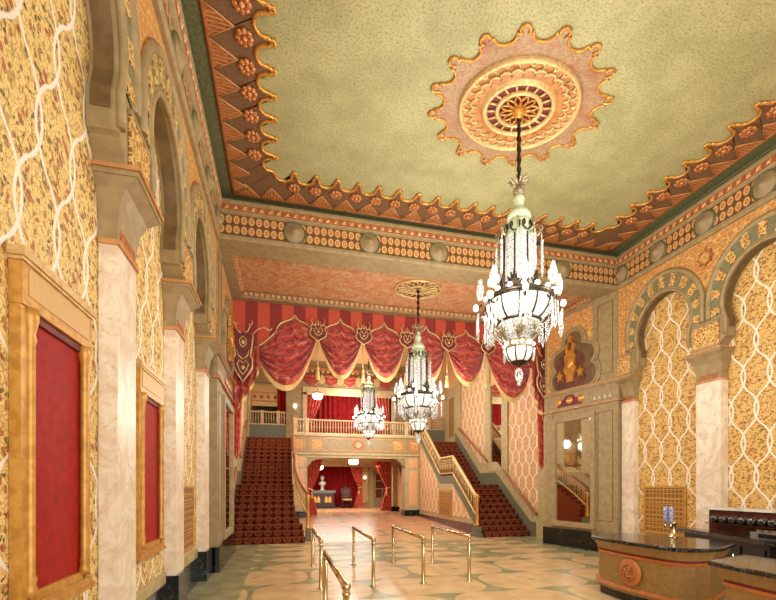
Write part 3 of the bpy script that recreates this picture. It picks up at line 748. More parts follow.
def swag(label, xl, xr, top, bot_l, bot_r, zbot, skew=0):
    """velvet swag hung between (xl, bot_l) and (xr, bot_r); the fabric starts at the curve top(x)"""
    root = thing('velvet_swag', label, 'swag', ((xl+xr)/2, YV-.05, zbot), 'velvet swags of the valance')
    def bot(s):
        base = bot_l+(bot_r-bot_l)*s; c = .5+skew
        q = s**(math.log(.5)/math.log(c)); return base-(min(bot_l, bot_r)+abs(bot_r-bot_l)*.5-zbot)*(1-abs(2*q-1)**2.1)
    def P(s, t, off=0):
        x = xl+(xr-xl)*s; z0 = top(x)-.005; z1 = bot(s); z0 = max(z0, z1+.02)
        z = z0+(z1-z0)*t; e = 1-abs(2*s-1)
        depth = (z0-z1)*t
        fold = abs(sin(t*19+.3*sin(s*7+xl)))*.15*min(1, 3.2*e)*min(1, t*6)
        y = YV-.045-.16*e**.7*t**.8-fold-off
        return (x, y, z)
    m = MB(); m.grid(P, 44, 90); m.build('fabric', 'velvet', root)
    m = MB()
    def F(s, t):
        x, y, z = P(s, 1, .012); e = 1-abs(2*s-1); return (x, y, z+.03-.14*t*min(1, .3+2.2*e))
    m.grid(F, 88, 3); m.build('fringe', 'fringe', root, label='gold fringe along the hem')
    m = MB(); n = 60; m.tube([(xl+(xr-xl)*k/n, YV-.06, top(xl+(xr-xl)*k/n)) for k in range(n+1)], .024, 6); m.build('gold_braid', 'gold_pale', root, label='gold braid along the ogee edge')
nm = ['second', 'third', 'fourth', 'fifth']
for k in range(4):
    xc = XM-1.5*SW+k*SW
    swag(nm[k]+' velvet swag counted from the left wall', xc-SW/2+.03, xc+SW/2-.03, lambda x, xc=xc: zt((x-xc)/(SW/2)), 5.36, 5.36, 4.43)
swag('first and wide velvet swag beside the left cartouche, gold fringed', XL+.50, XM-2*SW-.03, lambda x: zw(x-XL), 4.93, 5.36, 4.06, .04)
swag('last wide velvet swag next to the right mirror pier', XM+2*SW+.03, XR-.64, lambda x: zw(XR-x), 5.36, 4.93, 4.06, -.04)

# cartouches between the swags with their tassels
def heart(cx, cz, w, h):
    base = [(0,-.62),(.18,-.50),(.42,-.34),(.52,-.08),(.40,.12),(.46,.30),(.30,.42),(.22,.34),(.14,.40),(.12,.62),(.05,.44),(0,.72)]
    pts = base+[(-x, z) for x, z in base[::-1][1:-1]]
    return [(cx+x*w, cz+z*h) for x, z in pts]
for k in range(5):
    cx = XM+(k-2)*SW; wd = ['first', 'second', 'central third', 'fourth', 'fifth'][k]
    t = thing('cartouche', wd+' gold edged cartouche from the left, between two swags', 'cartouche', (cx, YV-.1, 5.3), 'gold cartouches between the swags')
    h = heart(cx, 5.50, .42, .40)
    m = MB(); m.prism(h, YV-.26, YV-.225, 'y'); m.build('shield', 'maroon', t)
    m = MB(); m.tube([(x, YV-.262, z) for x, z in h], .017, 6, True); m.build('gold_braid', 'gold_pale', t)
    m = MB()
    for sg in (1, -1):
        m.tube([(cx, YV-.268, 5.38), (cx+sg*.08, YV-.268, 5.44), (cx+sg*.11, YV-.268, 5.54), (cx+sg*.05, YV-.268, 5.60), (cx+sg*.02, YV-.268, 5.53)], .012, 5)
        m.tube([(cx+sg*.05, YV-.268, 5.64), (cx+sg*.13, YV-.268, 5.66), (cx+sg*.17, YV-.268, 5.76), (cx+sg*.12, YV-.268, 5.84)], .012, 5)
    m.ball((cx, YV-.27, 5.67), .03, 8, 6); m.ball((cx, YV-.27, 5.48), .035, 8, 6); m.build('scroll_emblem', 'gold_pale', t)
    t = thing('tassel', wd+' hanging gold tassel counted from the left', 'tassel', (cx, YV-.12, 4.2), 'gold tassels under the cartouches')
    m = MB(); m.tube([(cx, YV-.12, 5.27), (cx, YV-.12, 4.62)], .012, 6); m.build('cord', 'fringe', t)
    m = MB(); m.lathe([(0,4.66),(.03,4.64),(.045,4.60),(.03,4.56),(.042,4.53),(.05,4.45),(.06,4.30),(0,4.30)], (cx, YV-.12, 0), 14); m.build('tassel_head', 'fringe', t)

# end pendants, jabots and long falls
for side, s in (('left', 1), ('right', -1)):
    X = lambda q: (XL+q) if s > 0 else (XR-.17-q)
    t = thing('pendant_panel', 'dark red pelmet tail with gold scrolls at the %s end of the valance' % side, 'pelmet tail', (X(.27), YV-.12, 4.1), 'pelmet tails')
    pl = [(.03,5.35),(.06,5.0),(.10,4.72),(.05,4.62),(.06,4.42),(.14,4.28),(.27,4.08),(.40,4.28),(.48,4.42),(.49,4.62),(.44,4.72),(.48,5.0),(.5,5.2)]
    m = MB(); m.prism([(X(a), z) for a, z in pl], YV-.44, YV-.41, 'y'); m.build('panel', 'maroon', t)
    m = MB(); m.tube([(X(a), YV-.445, z) for a, z in pl], .022, 6); m.build('gold_braid', 'gold_pale', t)
    m = MB()
    for g_ in (1, -1):
        for q in ([(.0,4.25),(.08,4.36),(.13,4.5),(.07,4.6),(.0,4.52)], [(.0,4.62),(.1,4.70),(.14,4.84)], [(.0,4.9),(.07,4.98),(.08,5.08),(0,5.17)], [(.04,5.24),(.12,5.3),(.17,5.42),(.12,5.48)], [(.17,5.42),(.22,5.5),(.2,5.56)]):
            m.tube([(X(.27+g_*a), YV-.448, z) for a, z in q], .016, 5)
    for z in (4.42, 5.03): m.ball((X(.27), YV-.45, z), .05, 8, 6, sc=(1,.4,1.1))
    m.tube([(X(.46), YV-.42, 5.2), (X(.6), YV-.42, 5.36), (X(.75), YV-.42, 5.42), (X(.9), YV-.42, 5.36), (X(.95), YV-.42, 5.42)], .016, 5)
    m.build('scrollwork', 'gold_pale', t)
    t = thing('jabot_drape', 'gathered red velvet jabot below the %s pelmet tail' % side, 'drape', (X(.3), YV-.2, 3.5), 'velvet jabots')
    def J(u, v):
        q = .03+(.60 if s > 0 else .46)*u; ztop = 4.7+.35*u; zb = 3.50+.95*u**1.5+ (.06 if u < .1 else 0)
        return (X(q), YV-.20-.05*sin(u*22)*(.3+v)-.04*sin(v*20+u*6)*min(1, 3*(1-u)), ztop+(zb-ztop)*v)
    m = MB(); m.grid(J, 40, 30); m.build('fabric', 'velvet', t)
    m = MB(); m.grid(lambda u, v: (lambda p: (p[0], p[1]-.012, p[2]+.02-.12*v))(J(.2+.8*u, 1)), 50, 2); m.build('fringe', 'fringe', t)
    m = MB(); zb = 2.3 if side == 'left' else 2.12
    m.grid(lambda u, v: (X(.02+.24*u*(1-.45*v)), YV-.045-.02*sin(u*17+v), 4.7+(zb-4.7)*v+.05*sin(u*9)), 24, 24)
    o = m.build('hanging_drape', 'tapestry_red'); tag(o, 'long narrow red fall of fabric hanging beside the %s pier' % side, 'drape', 'narrow falls')

# ------------------------------------------------------------------ stair hall shell
YB, ZB2 = 18.6, 3.6       # balcony front and balcony floor
XA, XZ = -1.5, 7.75
b = MB(); b.box(XA-.15, XA, YV+.0, 29, 0, 7.8); struct('wall_left_stair', b, 'salmon')
b = MB(); b.box(XZ, XZ+.15, YV+.0, 29, 0, 7.8); struct('wall_right_stair', b, 'salmon')
b = MB(); b.box(XA, XZ, YV, 29, 7.8, 7.9); struct('ceiling_stair', b, 'salmon')
b = MB(); b.box(XA, XZ, YV+.002, YV+.2, 6.1, 7.8); struct('trim_12', b, 'stone')     # wall above the lower soffit, behind the valance
b = MB(); b.box(XA, .1, 19.78, 19.9, 0, 3.2); b.box(6.3, XZ, 19.78, 19.9, 0, 3.2); struct('wall_under_landings', b, 'stone')


def ramp(y, off=0):     # nosing line of the flights
    if y < 12.3: return off
    if y < 14.6: return off+(y-12.3)*1.65/2.3
    if y < 15.9: return off+1.65
    return off+1.65+min(1.95, (y-15.9)*1.95/2.6)
def sloped(y0, y1, offb, offt, n=48): return [(y0+(y1-y0)*k/n, ramp(y0+(y1-y0)*k/n, offb)) for k in range(n+1)]+[(y1-(y1-y0)*k/n, ramp(y1-(y1-y0)*k/n, offt)) for k in range(n+1)]
def up_panel(y0, y1, offb, ztop, n=12): return [(y0+(y1-y0)*k/n, ramp(y0+(y1-y0)*k/n, offb)) for k in range(n+1)]+[(y1, ztop), (y0, ztop)]
for side in ('left', 'right'):
    w = bpy.data.objects['wall_%s_stair' % side]
    def xr_(a, c): return (XA+a, XA+c) if side == 'left' else (XZ-c, XZ-a)
    for n_, (y0, y1) in enumerate(((11.9, 13.7), (15.5, 17.85))):
        m = MB(); m.prism(up_panel(y0, y1, .86, 6.9), *xr_(0, .012), 'x'); struct('lattice_panel', m, 'paper_stair', w)
    for (y0, y1) in ((11.25, 11.85), (13.74, 14.1), (15.12, 15.46), (17.9, 18.3), (19.7, 20.1)):
        m = MB(); m.prism(up_panel(y0, y1, .84 if 11.8 < y1-.1 and y0 < 19 else 0, 7.2), *xr_(0, .07), 'x'); struct('pilaster_strip', m, 'stone_pale', w)
    m = MB(); m.prism(sloped(11.7, 18.5, .0, .86), *xr_(0, .04), 'x'); struct('sloping_dado', m, 'stone_pale', w)
    m = MB(); m.prism(sloped(12.0, 18.5, .0, .46), *xr_(.04, .06), 'x'); struct('sloping_skirting', m, 'slate', w)
    m = MB(); xa, xb = xr_(0, .03); m.box(xa, xb, 18.4, 19.6, 3.6, 6.2); struct('panel', m, 'stone_pale', w)
    m = MB(); xa, xb = xr_(.03, .04); m.box(xa, xb, 18.7, 19.3, 3.9, 5.75); struct('grille_panel', m, 'grille', w)
    # mirror on the half landing
    t = thing('wall_mirror', 'tall mirror above the half landing on the %s stair wall' % side, 'mirror', (xr_(0, 0)[0], 14.6, 2.2))
    m = MB(); xa, xb = xr_(.012, .02); m.box(xa, xb, 14.18, 15.04, 2.25, 5.4); m.build('glass', 'mirror', t)
    m = MB(); xa, xb = xr_(.01, .06)
    for q in ((14.1, 14.18, 2.17, 5.48), (15.04, 15.12, 2.17, 5.48), (14.18, 15.04, 2.17, 2.25), (14.18, 15.04, 5.4, 5.48)): m.box(xa, xb, *q)
    m.build('frame', 'stone_pale', t)
    for nmx, (y0, y1, wd) in (('a', (11.85, 13.95, 'lower')), ('b', (15.2, 17.95, 'upper'))):
        m = MB(); xc = sum(xr_(.12, .12))/2; z0, z1 = ramp(max(y0, 12.3))+.92-(.2 if y0 < 12 else 0), ramp(y1)+1.0
        m.tube([(xc, y0, z0), (xc, y1, z1)], .04, 8)
        t = thing('wall_handrail', '%s wooden handrail on the %s stair wall' % (wd, side), 'handrail', (xc, y0, z0)); m.build('rail', 'orange_dark', t)
        for f in (.15, .5, .85):
            m = MB(); yy, zz = y0+(y1-y0)*f, z0+(z1-z0)*f; m.tube([(xc, yy, zz), (xr_(.005, .005)[0], yy, zz-.06)], .014, 6); m.build('bracket', 'brass', t)

# ------------------------------------------------------------------ the two carpeted staircases
def staircase(side):
    if side == 'left': x0, x1 = XA+.08, .34
    else: x0, x1 = 6.10, XZ-.08
    t = thing('staircase', 'carpeted staircase with patterned maroon runner rising on the %s' % side, 'staircase', ((x0+x1)/2, 12.3, 0), 'twin staircases')
    m = MB(); steps = []; y, z = 12.3, 0.0
    for k in range(10): steps.append((y, z, z+.165)); z += .165; y += .23
    y = 15.9
    for k in range(12): steps.append((y, z, z+.1625)); z += .1625; y += .2167
    for k, (yy, za, zb) in enumerate(steps):
        yn = steps[k+1][0] if k+1 < len(steps) else 19.75
        a, c = x0, x1
        if k == 0: 
            if side == 'left': c = .60
            else: a = 6.08
        if k == 1:
            if side == 'left': c = .58
            else: a = 6.09
        if k > 1 and side == 'left': c = .33+.36*max(0, (14.0-max(12.8, yn))/1.3)**1.8
        m.box(a, c, yy, yn if k < len(steps)-1 else 19.75, max(0, za-.5) if (k > 1 and side == 'right') else .001, zb, 0)
        m.box(a, c, yy-.02, yy+.012, zb-.028, zb+.003, 1)
    m.build('carpeted_steps', ['carpet', 'carpet_nosing'], t)
    m = MB()                                                     # base plinth at the foot
    if side == 'right': m.box(5.90, 6.06, 12.42, 12.8, .001, .32); m.box(5.82, 6.07, 12.36, 12.85, .001, .12)
    else: m.box(.64, .86, 12.6, 12.95, .001, .30); m.box(.62, .9, 12.56, 13.0, .001, .1)
    m.build('newel_plinth', 'slate', t)
    if side == 'left': return t
    xs_ = (5.98, 6.04)
    m = MB(); m.prism(sloped(12.7, 18.5, .04, .34), *xs_, 'x'); m.build('stringer', 'slate', t)
    # wall under the flight: border and lattice paper
    m = MB(); q = [(12.95, .2)]+[(y, ramp(y, .04)) for y in [12.75+.05*k for k in range(116)]]+[(18.5, .2)]; m.prism([(12.7,.0)]+q[1:-1]+[(18.5,.0)], xs_[0]+.01, xs_[1]-.01, 'x'); m.build('spandrel_wall', 'stone_pale', t)
    if side == 'right':
        xq = (5.978, 5.985)
        for (ya, yb) in ((13.1, 14.62), (16.05, 18.4)):
            m = MB(); n = 16; top = [(yb-(yb-ya)*k/n, ramp(yb-(yb-ya)*k/n, -.06)) for k in range(n+1)]
            m.prism([(ya, .52), (yb, .52)]+[p for p in top if p[1] > .53], *xq, 'x'); m.build('lattice_panel', 'paper_stair', t)
        m = MB(); m.box(5.955, 5.985, 12.9, 18.5, .0, .36); m.build('plinth', 'bar_wood', t, label='dark reddish brown plinth')
        m = MB(); m.box(5.96, 5.985, 12.95, 18.5, .36, .42); m.build('plinth_rail', 'stone_pale', t)
    return t
staircase('left'); staircase('right')
t = thing('wall_vent', 'gold louvred vent in the panel under the right staircase landing', 'wall vent', (5.97, 15.3, .5))
m = MB(); m.box(5.965, 5.98, 14.78, 15.85, .5, 1.36); m.build('grille', 'grille', t)
m = MB()
for q in ((14.7,14.78,.44,1.44),(15.85,15.93,.44,1.44),(14.78,15.85,.44,.5),(14.78,15.85,1.36,1.44)): m.box(5.95, 5.98, *q)
for k in range(1, 9): m.box(5.955, 5.975, 14.78, 15.85, .5+.86*k/9-.008, .5+.86*k/9+.008)
m.build('frame', 'gold', t)

# stair balustrades
def balustrade(side):
    X = .39 if side == 'left' else 5.985
    flare = lambda y: (.36*max(0, (14.0-y)/1.3)**1.8 if side == 'left' else 0)
    y0 = 12.8 if side == 'left' else 12.6
    t = thing('stair_balustrade', 'gilded balustrade with flared foot on the %s staircase' % side, 'balustrade', (X, y0, ramp(y0)), 'stair balustrades')
    ys = [y0+(18.45-y0)*k/70 for k in range(71)]
    P = lambda y, o: (X+flare(y), y, ramp(y, o)-(.0))
    m = MB(); m.tube([P(y, 1.02) for y in ys], .05, 8); m.build('handrail', 'gold_pale' if side == 'right' else 'orange_dark', t)
    m = MB(); m.tube([P(y, .92) for y in ys], .022, 6); m.tube([P(y, .42) for y in ys], .028, 6); m.build('rails', 'gold_pale', t)
    for k in range(45):
        y = y0+.12+(18.4-y0-.12)*k/44
        m = MB(); m.tube([P(y, .4), P(y, .94)], .013, 5); m.build('baluster', 'gold_pale', t)
    for k in range(22):          # little rings between the bars
        m = MB(); y = y0+.2+(18.3-y0-.2)*k/21
        m.tube([(P(y+.055*cos(a), .66)[0], y+.055*cos(a), ramp(y, .66)+.12*sin(a)) for a in [2*pi*j/8 for j in range(8)]], .009, 4, True); m.build('ring_ornament', 'gold_pale', t)
    p = P(y0-.02, 0); b_ = .33
    m = MB(); m.lathe([(0,b_),(.075,b_),(.075,b_+.06),(.045,b_+.12),(.06,b_+.3),(.045,b_+.5),(.045,b_+.75),(.07,b_+.8),(.05,b_+.86),(.075,b_+.93),(.05,b_+1.0),(0,b_+1.03)], (p[0], p[1], 0), 14); m.build('newel_post', 'gilt', t)
balustrade('left'); balustrade('right')

# ------------------------------------------------------------------ balcony between the stairs
b = MB(); b.box(.36, 6.04, YB+.05, 29, 2.98, ZB2); b.box(XA, .36, 19.75, 29, 3.2, ZB2); b.box(6.04, XZ, 19.75, 29, 3.2, ZB2); struct('floor_balcony', b, 'stone')
b = MB(); b.box(.36, 6.04, YB-.03, YB+.05, 2.98, 3.78); b.box(.33, 6.07, YB-.08, YB+.05, 3.74, 3.82, 1); b.box(.33, 6.07, YB-.07, YB+.05, 2.94, 3.02, 1)
fas = struct('trim_13', b, ['stone', 'stone_pale'])
for (xa, xb) in ((.42, .92), (1.1, 5.3), (5.48, 5.98)):
    m = MB()
    for q in ((xa, xb, 3.10, 3.15), (xa, xb, 3.63, 3.68), (xa, xa+.05, 3.15, 3.63), (xb-.05, xb, 3.15, 3.63)): m.box(q[0], q[1], YB-.045, YB-.03, q[2], q[3])
    struct('panel_border', m, 'orange_line', fas)
for (xa, xb) in ((.5, .84), (1.2, 1.62), (4.78, 5.2), (5.56, 5.9)):
    m = MB(); m.box(xa, xb, YB-.04, YB-.03, 3.19, 3.59); struct('ornament_panel', m, 'stencil', fas)
m = MB(); m.prism([(3.2+.3*cos(a), 3.39+.22*sin(a)) for a in [k*pi/4 for k in range(8)]], YB-.042, YB-.03, 'y'); struct('central_ornament', m, 'orange_dark', fas)
m = MB(); m.prism([(3.2, 3.24), (3.36, 3.39), (3.2, 3.54), (3.04, 3.39)], YB-.05, YB-.042, 'y'); struct('central_lozenge', m, 'cream', fas)
def rail_run(name, label, x0, x1, y, z0, z1, nb, group, posts=()):
    t = thing(name, label, 'balustrade', ((x0+x1)/2, y, z0), group)
    m = MB(); m.box(x0, x1, y-.05, y+.05, z1-.06, z1); m.build('top_rail', 'cream', t)
    m = MB(); m.box(x0, x1, y-.04, y+.04, z0, z0+.06); m.build('bottom_rail', 'cream', t)
    for k in range(nb):
        x = x0+(x1-x0)*(k+.5)/nb; m = MB(); m.tube([(x, y, z0+.05), (x, y, (z0+z1)/2-.04), (x, y, (z0+z1)/2), (x, y, (z0+z1)/2+.04), (x, y, z1-.05)], [.02, .02, .036, .02, .02], 6); m.build('baluster', 'cream', t)
    for px in posts:
        m = MB(); m.box(px-.07, px+.07, y-.06, y+.06, z0, z1+.04); m.build('post', 'cream', t)
rail_run('balcony_railing', 'long cream railing along the balcony front above the lounge', .42, 5.98, YB+.02, 3.82, 4.46, 48, 'balcony railings', (.5, 1.0, 5.4, 5.9))
rail_run('balcony_railing', 'short railing on the parapet above the left staircase top', XA+.05, .1, 19.85, 4.32, 4.92, 14, 'balcony railings', (-.9, -.2))
rail_run('balcony_railing', 'short railing on the parapet above the right staircase top', 6.3, XZ-.12, 19.85, 4.32, 4.92, 14, 'balcony railings', (6.9,))
b = MB(); b.box(XA, .12, 19.75, 19.95, 3.6, 4.32); b.box(6.28, XZ, 19.75, 19.95, 3.6, 4.32); struct('wall_parapet', b, 'slate')

# upper back wall with the curtained opening
YU = 21.5
b = MB()
b.box(.14, 1.0, YU, YU+.3, ZB2, 7.8); b.box(5.55, 6.45, YU, YU+.3, ZB2, 7.8); b.box(1.0, 5.55, YU, YU+.3, 6.2, 7.8)
b.box(XA, .14, YU, YU+.3, 6.6, 7.8); b.box(6.45, XZ, YU, YU+.3, 6.6, 7.8); b.box(XA, XZ, 24.5, 24.6, ZB2, 7.8)
uw = struct('wall_back_upper', b, 'stone')
m = MB()
for q in ((.95, 1.13, ZB2, 6.2), (5.42, 5.6, ZB2, 6.2), (.95, 5.6, 6.1, 6.48)): m.box(q[0], q[1], YU-.05, YU, q[2], q[3])
struct('opening_frame', m, 'cream', uw)
m = MB()
for k in range(36): m.box(XA+.1+.25*k, XA+.22+.25*k, YU-.14, YU-.02, 7.18, 7.3)
struct('dentil_row', m, 'bead', uw)
m = MB(); m.box(XA, XZ, YU-.1, YU-.01, 7.3, 7.42); struct('moulding', m, 'orange_line', uw)
for (x0, x1) in ((XA+.02, .12), (6.47, XZ-.02)):
    m = MB(); m.box(x0, x1, YU+.3, YU+.32, 5.5, 6.6)
    struct('yellow_frieze', m, 'gold_pale', uw)
    m = MB()
    for k in range(5):
        xx = x0+(x1-x0)*(k+.5)/5; m.ball((xx, YU+.29, 5.95), .09, 8, 6, sc=(1,.3,1))
    struct('frieze_bosses', m, 'orange_dark', uw)
    m = MB(); m.box(x0, x1, YU+.26, YU+.34, 5.72, 5.78); m.box(x0, x1, YU+.26, YU+.34, 6.12, 6.18); struct('frieze_rails', m, 'orange_line', uw)
def curtain(name, label, x0, x1, y, z0, z1, nf, mat='curtain', amp=.07, group=None):
    m = MB(); m.grid(lambda u, v: (x0+(x1-x0)*u, y-amp*(sin(u*nf*2*pi)+.4*sin(u*nf*4.7*pi+1)), z1+(z0-z1)*v), nf*8, 6)
    return tag(m.build(name, mat), label, 'curtain', group)
def tied(name, label, x0, x1, y, z0, z1, tie, side, mat='tapestry_red', group='tied back drapes'):
    """drape gathered to one side at height `tie`"""
    t = thing(name, label, 'curtain', ((x0+x1)/2, y, z0), group); W = x1-x0
    def P(u, v):
        z = z1+(z0-z1)*v; d = (z1-z)/(z1-tie) if z > tie else 1-.45*(tie-z)/(tie-z0)
        k = 1-.68*min(1, max(0, d))**1.3
        w = W*k; xx = (x0+w*u) if side < 0 else (x1-w*u)
        return (xx, y-.05*sin(u*30)*(.5+.5*k), z)
    m = MB(); m.grid(P, 40, 30); m.build('fabric', mat, t)
    xt = x0 if side < 0 else x1; sg = 1 if side < 0 else -1
    m = MB(); m.tube([(xt, y-.08, tie+.06), (xt+sg*W*.2, y-.09, tie), (xt+sg*W*.36, y-.06, tie-.02)], .03, 6)
    m.tube([(xt+sg*W*.3, y-.09, tie), (xt+sg*W*.3, y-.09, tie-.2), (xt+sg*W*.3, y-.09, tie-.22), (xt+sg*W*.3, y-.09, tie-.42)], [.012, .012, .04, .05], 6); m.build('tieback', 'fringe', t)
curtain('stage_curtain', 'pleated deep red curtain filling the upper opening behind the balcony', 1.0, 5.55, YU+.8, ZB2+.02, 6.4, 18)
curtain('stage_curtain', 'red curtain above the right staircase parapet', 6.45, XZ-.05, YU+.5, ZB2+.02, 6.5, 6)
curtain('stage_curtain', 'narrow dark red curtain beside the pier above the left stair', -.25, .14, YU+.15, ZB2+.02, 6.7, 2)
tied('tied_drape', 'patterned drape tied back on the left of the upper opening', 1.13, 1.95, YU+.35, ZB2+.02, 6.18, 4.8, -1)
tied('tied_drape', 'patterned drape tied back on the right of the upper opening', 4.6, 5.42, YU+.35, ZB2+.02, 6.18, 4.8, 1)
for k in range(5):
    xa = 1.0+k*.92; m = MB()
    m.grid(lambda u, v: (xa+.78*u, YU-.1-.05*sin(pi*u)-.02*sin(v*16), 7.08-.08*0-v*(.12+.44*sin(pi*u)**.7)), 16, 14)
    tag(m.build('pelmet_swag', 'velvet'), ['leftmost', 'second', 'middle', 'fourth', 'rightmost'][k]+' small red swag on the frieze above the upper opening', 'swag', 'small upper swags')
    if k < 4:
        m = MB(); h = heart(xa+.85, 6.82, .34, .42); m.prism(h, YU-.27, YU-.21, 'y'); tag(m.build('wall_mount_crest', 'gold_pale'), ['first', 'second', 'third', 'fourth'][k]+' pale crest plaque between the small upper swags, from the left', 'plaque', 'upper crest plaques')

# ------------------------------------------------------------------ lounge under the balcony
ZF = .25; YR = 27.4
b = MB(); b.box(XA, XZ, YR, YR+.2, 0, 3.0); lw = struct('wall_back', b, 'stone_pale')
b = MB()
b.box(.36, 1.0, YB-.02, YB+.6, .0, 2.98); b.box(5.33, 6.04, YB-.02, YB+.6, .0, 2.98); b.box(1.0, 5.33, YB-.02, YB+.4, 2.82, 2.98)
pw = struct('wall_lounge_front', b, 'stone_pale')
for (xa, xb) in ((.5, .88), (5.5, 5.9)):
    for (za, zb) in ((.75, 2.3), (2.42, 2.85)):
        m = MB(); m.box(xa, xb, YB-.028, YB-.02, za, zb); struct('inset_panel', m, 'salmon', pw)
for sg, xb in ((1, 1.0), (-1, 5.33)):
    m = MB(); m.prism([(xb, 2.82), (xb+sg*.42, 2.82), (xb+sg*.34, 2.72), (xb+sg*.2, 2.66), (xb+sg*.12, 2.52), (xb, 2.44)], YB, YB+.36, 'y'); struct('bracket', m, 'stone', pw)
b = MB(); b.box(.33, 1.03, YB-.06, YB+.62, 0, .52); b.box(5.3, 6.08, YB-.06, YB+.62, 0, .52); struct('baseboard_lounge', b, 'black_marble')
b = MB(); b.box(.4, .6, YB+.6, YR, .2, 2.98); b.box(6.95, 7.1, YB+.6, YR, .2, 2.98); struct('wall_lounge_sides', b, 'salmon')
b = MB(); b.box(5.72, 5.98, 22.3, 22.55, .2, 2.98); b.box(5.64, 6.06, 22.22, 22.63, 2.6, 2.98); b.box(5.64, 6.06, 22.22, 22.63, .2, .5, 1)
struct('trim_14', b, ['stone_pale', 'black_marble'])
b = MB(); b.box(1.0, 5.9, 24.6, 24.9, 2.72, 2.98); struct('trim_15', b, 'stone_pale')
curtain('back_curtain', 'wide pleated red curtain on the lounge back wall behind the cabinet', .65, 4.75, YR-.2, ZF+.02, 2.9, 20)
tied('tied_drape', 'patterned drape tied back at the left of the lounge opening', 1.05, 1.75, 19.6, .27, 2.8, 1.45, -1)
tied('tied_drape', 'patterned drape tied back at the right of the lounge opening', 4.75, 5.66, 22.4, .27, 2.9, 1.5, 1)
tied('tied_drape', 'patterned drape tied back beside the ornamental wall panel', 4.05, 4.85, 26.6, .27, 2.9, 1.5, 1)
tied('tied_drape', 'narrow red drape between the lounge column and the right pier', 6.05, 6.5, 22.3, .27, 2.9, 1.3, 1)
# ornamental wall panel with sconce
t = thing('ornamental_panel', 'tall cream wall panel with gilded border, right of the lounge curtain', 'wall panel', (5.12, YR-.05, .55))
m = MB(); pl = [(4.9,.6),(5.12,.45),(5.34,.6),(5.4,.8),(5.36,1.0),(5.36,2.4),(5.4,2.6),(5.3,2.75),(5.12,2.85),(4.94,2.75),(4.84,2.6),(4.88,2.4),(4.88,1.0),(4.84,.8)]
m.prism(pl, YR-.04, YR-.003, 'y'); m.build('panel', 'gold_pale', t)
m = MB(); m.tube([(x, YR-.045, z) for x, z in pl], .03, 6, True); m.build('border', 'orange_line', t)
# glazed door
m = MB()
for q in ((5.72, 5.86, .25, 2.5), (6.72, 6.86, .25, 2.5), (5.72, 6.86, 2.38, 2.5), (5.86, 6.72, .25, .85), (5.86, 6.72, 1.38, 1.46), (5.86, 6.72, 1.9, 1.97), (6.26, 6.32, .85, 1.38)): m.box(q[0], q[1], YR-.06, YR-.003, q[2], q[3])
d = struct('door_1', m, 'stone'); m = MB(); m.box(5.86, 6.72, YR-.035, YR-.02, .85, 2.38); struct('door_glass', m, 'bar_wood', d)
m = MB(); m.ball((5.79, YR-.09, 1.25), .04, 8, 6); struct('door_handle', m, 'brass', d)
# cabinet with bust
t = thing('credenza', 'dark carved cabinet with two gilt panelled doors before the red curtain', 'cabinet', (2.32, 26.5, ZF))
m = MB(); m.box(1.62, 3.02, 26.25, 26.8, .38, 1.22); m.build('body', 'dark_wood', t)
m = MB(); m.box(1.53, 3.11, 26.17, 26.85, 1.22, 1.33); m.box(1.57, 3.07, 26.2, 26.83, 1.16, 1.22); m.build('top', 'grey_case', t)
m = MB(); m.box(1.55, 3.09, 26.2, 26.84, .30, .40); m.build('plinth', 'dark_wood', t)
for xx in (1.62, 3.02):
    m = MB(); m.ball((xx, 26.3, .29), .07, 8, 6, sc=(1,1,.6)); m.build('foot', 'dark_wood', t)
for xx in (1.98, 2.66):
    m = MB(); m.box(xx-.29, xx+.29, 26.22, 26.25, .46, 1.14); d = m.build('door', 'dark_wood', t)
    m = MB()
    for dx in (-.11, .11): m.prism([(xx+dx-.09, .6), (xx+dx+.09, .6), (xx+dx+.09, .85), (xx+dx, 1.0), (xx+dx-.09, .85)], 26.205, 26.22, 'y')
    m.build('gilt_panel', 'gilt', d)
t = thing('bust_statue', 'small white bust standing on the dark cabinet in the lounge', 'statue', (2.33, 26.5, 1.33))
m = MB(); m.lathe([(0,1.331),(.16,1.331),(.16,1.37),(.1,1.42),(.08,1.52),(.13,1.56),(0,1.57)], (2.33,26.5,0), 14); m.build('pedestal', 'white_stone', t)
m = MB(); m.lathe([(0,1.57),(.1,1.57),(.2,1.68),(.24,1.78),(.2,1.84),(.08,1.88),(.065,1.95),(.09,2.0),(.115,2.08),(.11,2.16),(.07,2.22),(0,2.24)], (2.33,26.5,0), 16); m.ball((2.33,26.385,2.06), .03, 6, 5); m.ball((2.33,26.44,1.99), .05, 8, 6); m.build('figure', 'white_stone', t)
# throne chair
t = thing('throne_chair', 'dark carved high backed armchair with tan seat in front of the red curtain', 'chair', (3.78, 26.2, ZF))
for dx in (-.27, .27):
    for yy in (25.95, 26.45):
        m = MB(); m.lathe([(0,.251),(.035,.251),(.03,.4),(.045,.5),(.03,.6),(.04,.72),(0,.72)], (3.78+dx, yy, 0), 10); m.build('leg', 'dark_wood', t)
m = MB(); m.box(3.47, 4.09, 25.9, 26.5, .68, .74); m.build('seat_rail', 'dark_wood', t)
m = MB(); m.box(3.49, 4.07, 25.9, 26.44, .74, .82); m.build('seat', 'orange_line', t, label='tan upholstered seat')
m = MB(); m.prism([(3.48,.74),(4.08,.74),(4.08,1.42),(3.98,1.5),(3.9,1.46),(3.78,1.58),(3.66,1.46),(3.58,1.5),(3.48,1.42)], 26.45, 26.52, 'y'); m.build('backrest', 'dark_wood', t)
m = MB(); m.prism([(3.62,.9),(3.94,.9),(3.94,1.3),(3.78,1.4),(3.62,1.3)], 26.43, 26.45, 'y'); m.build('back_panel', 'niche_dark', t)
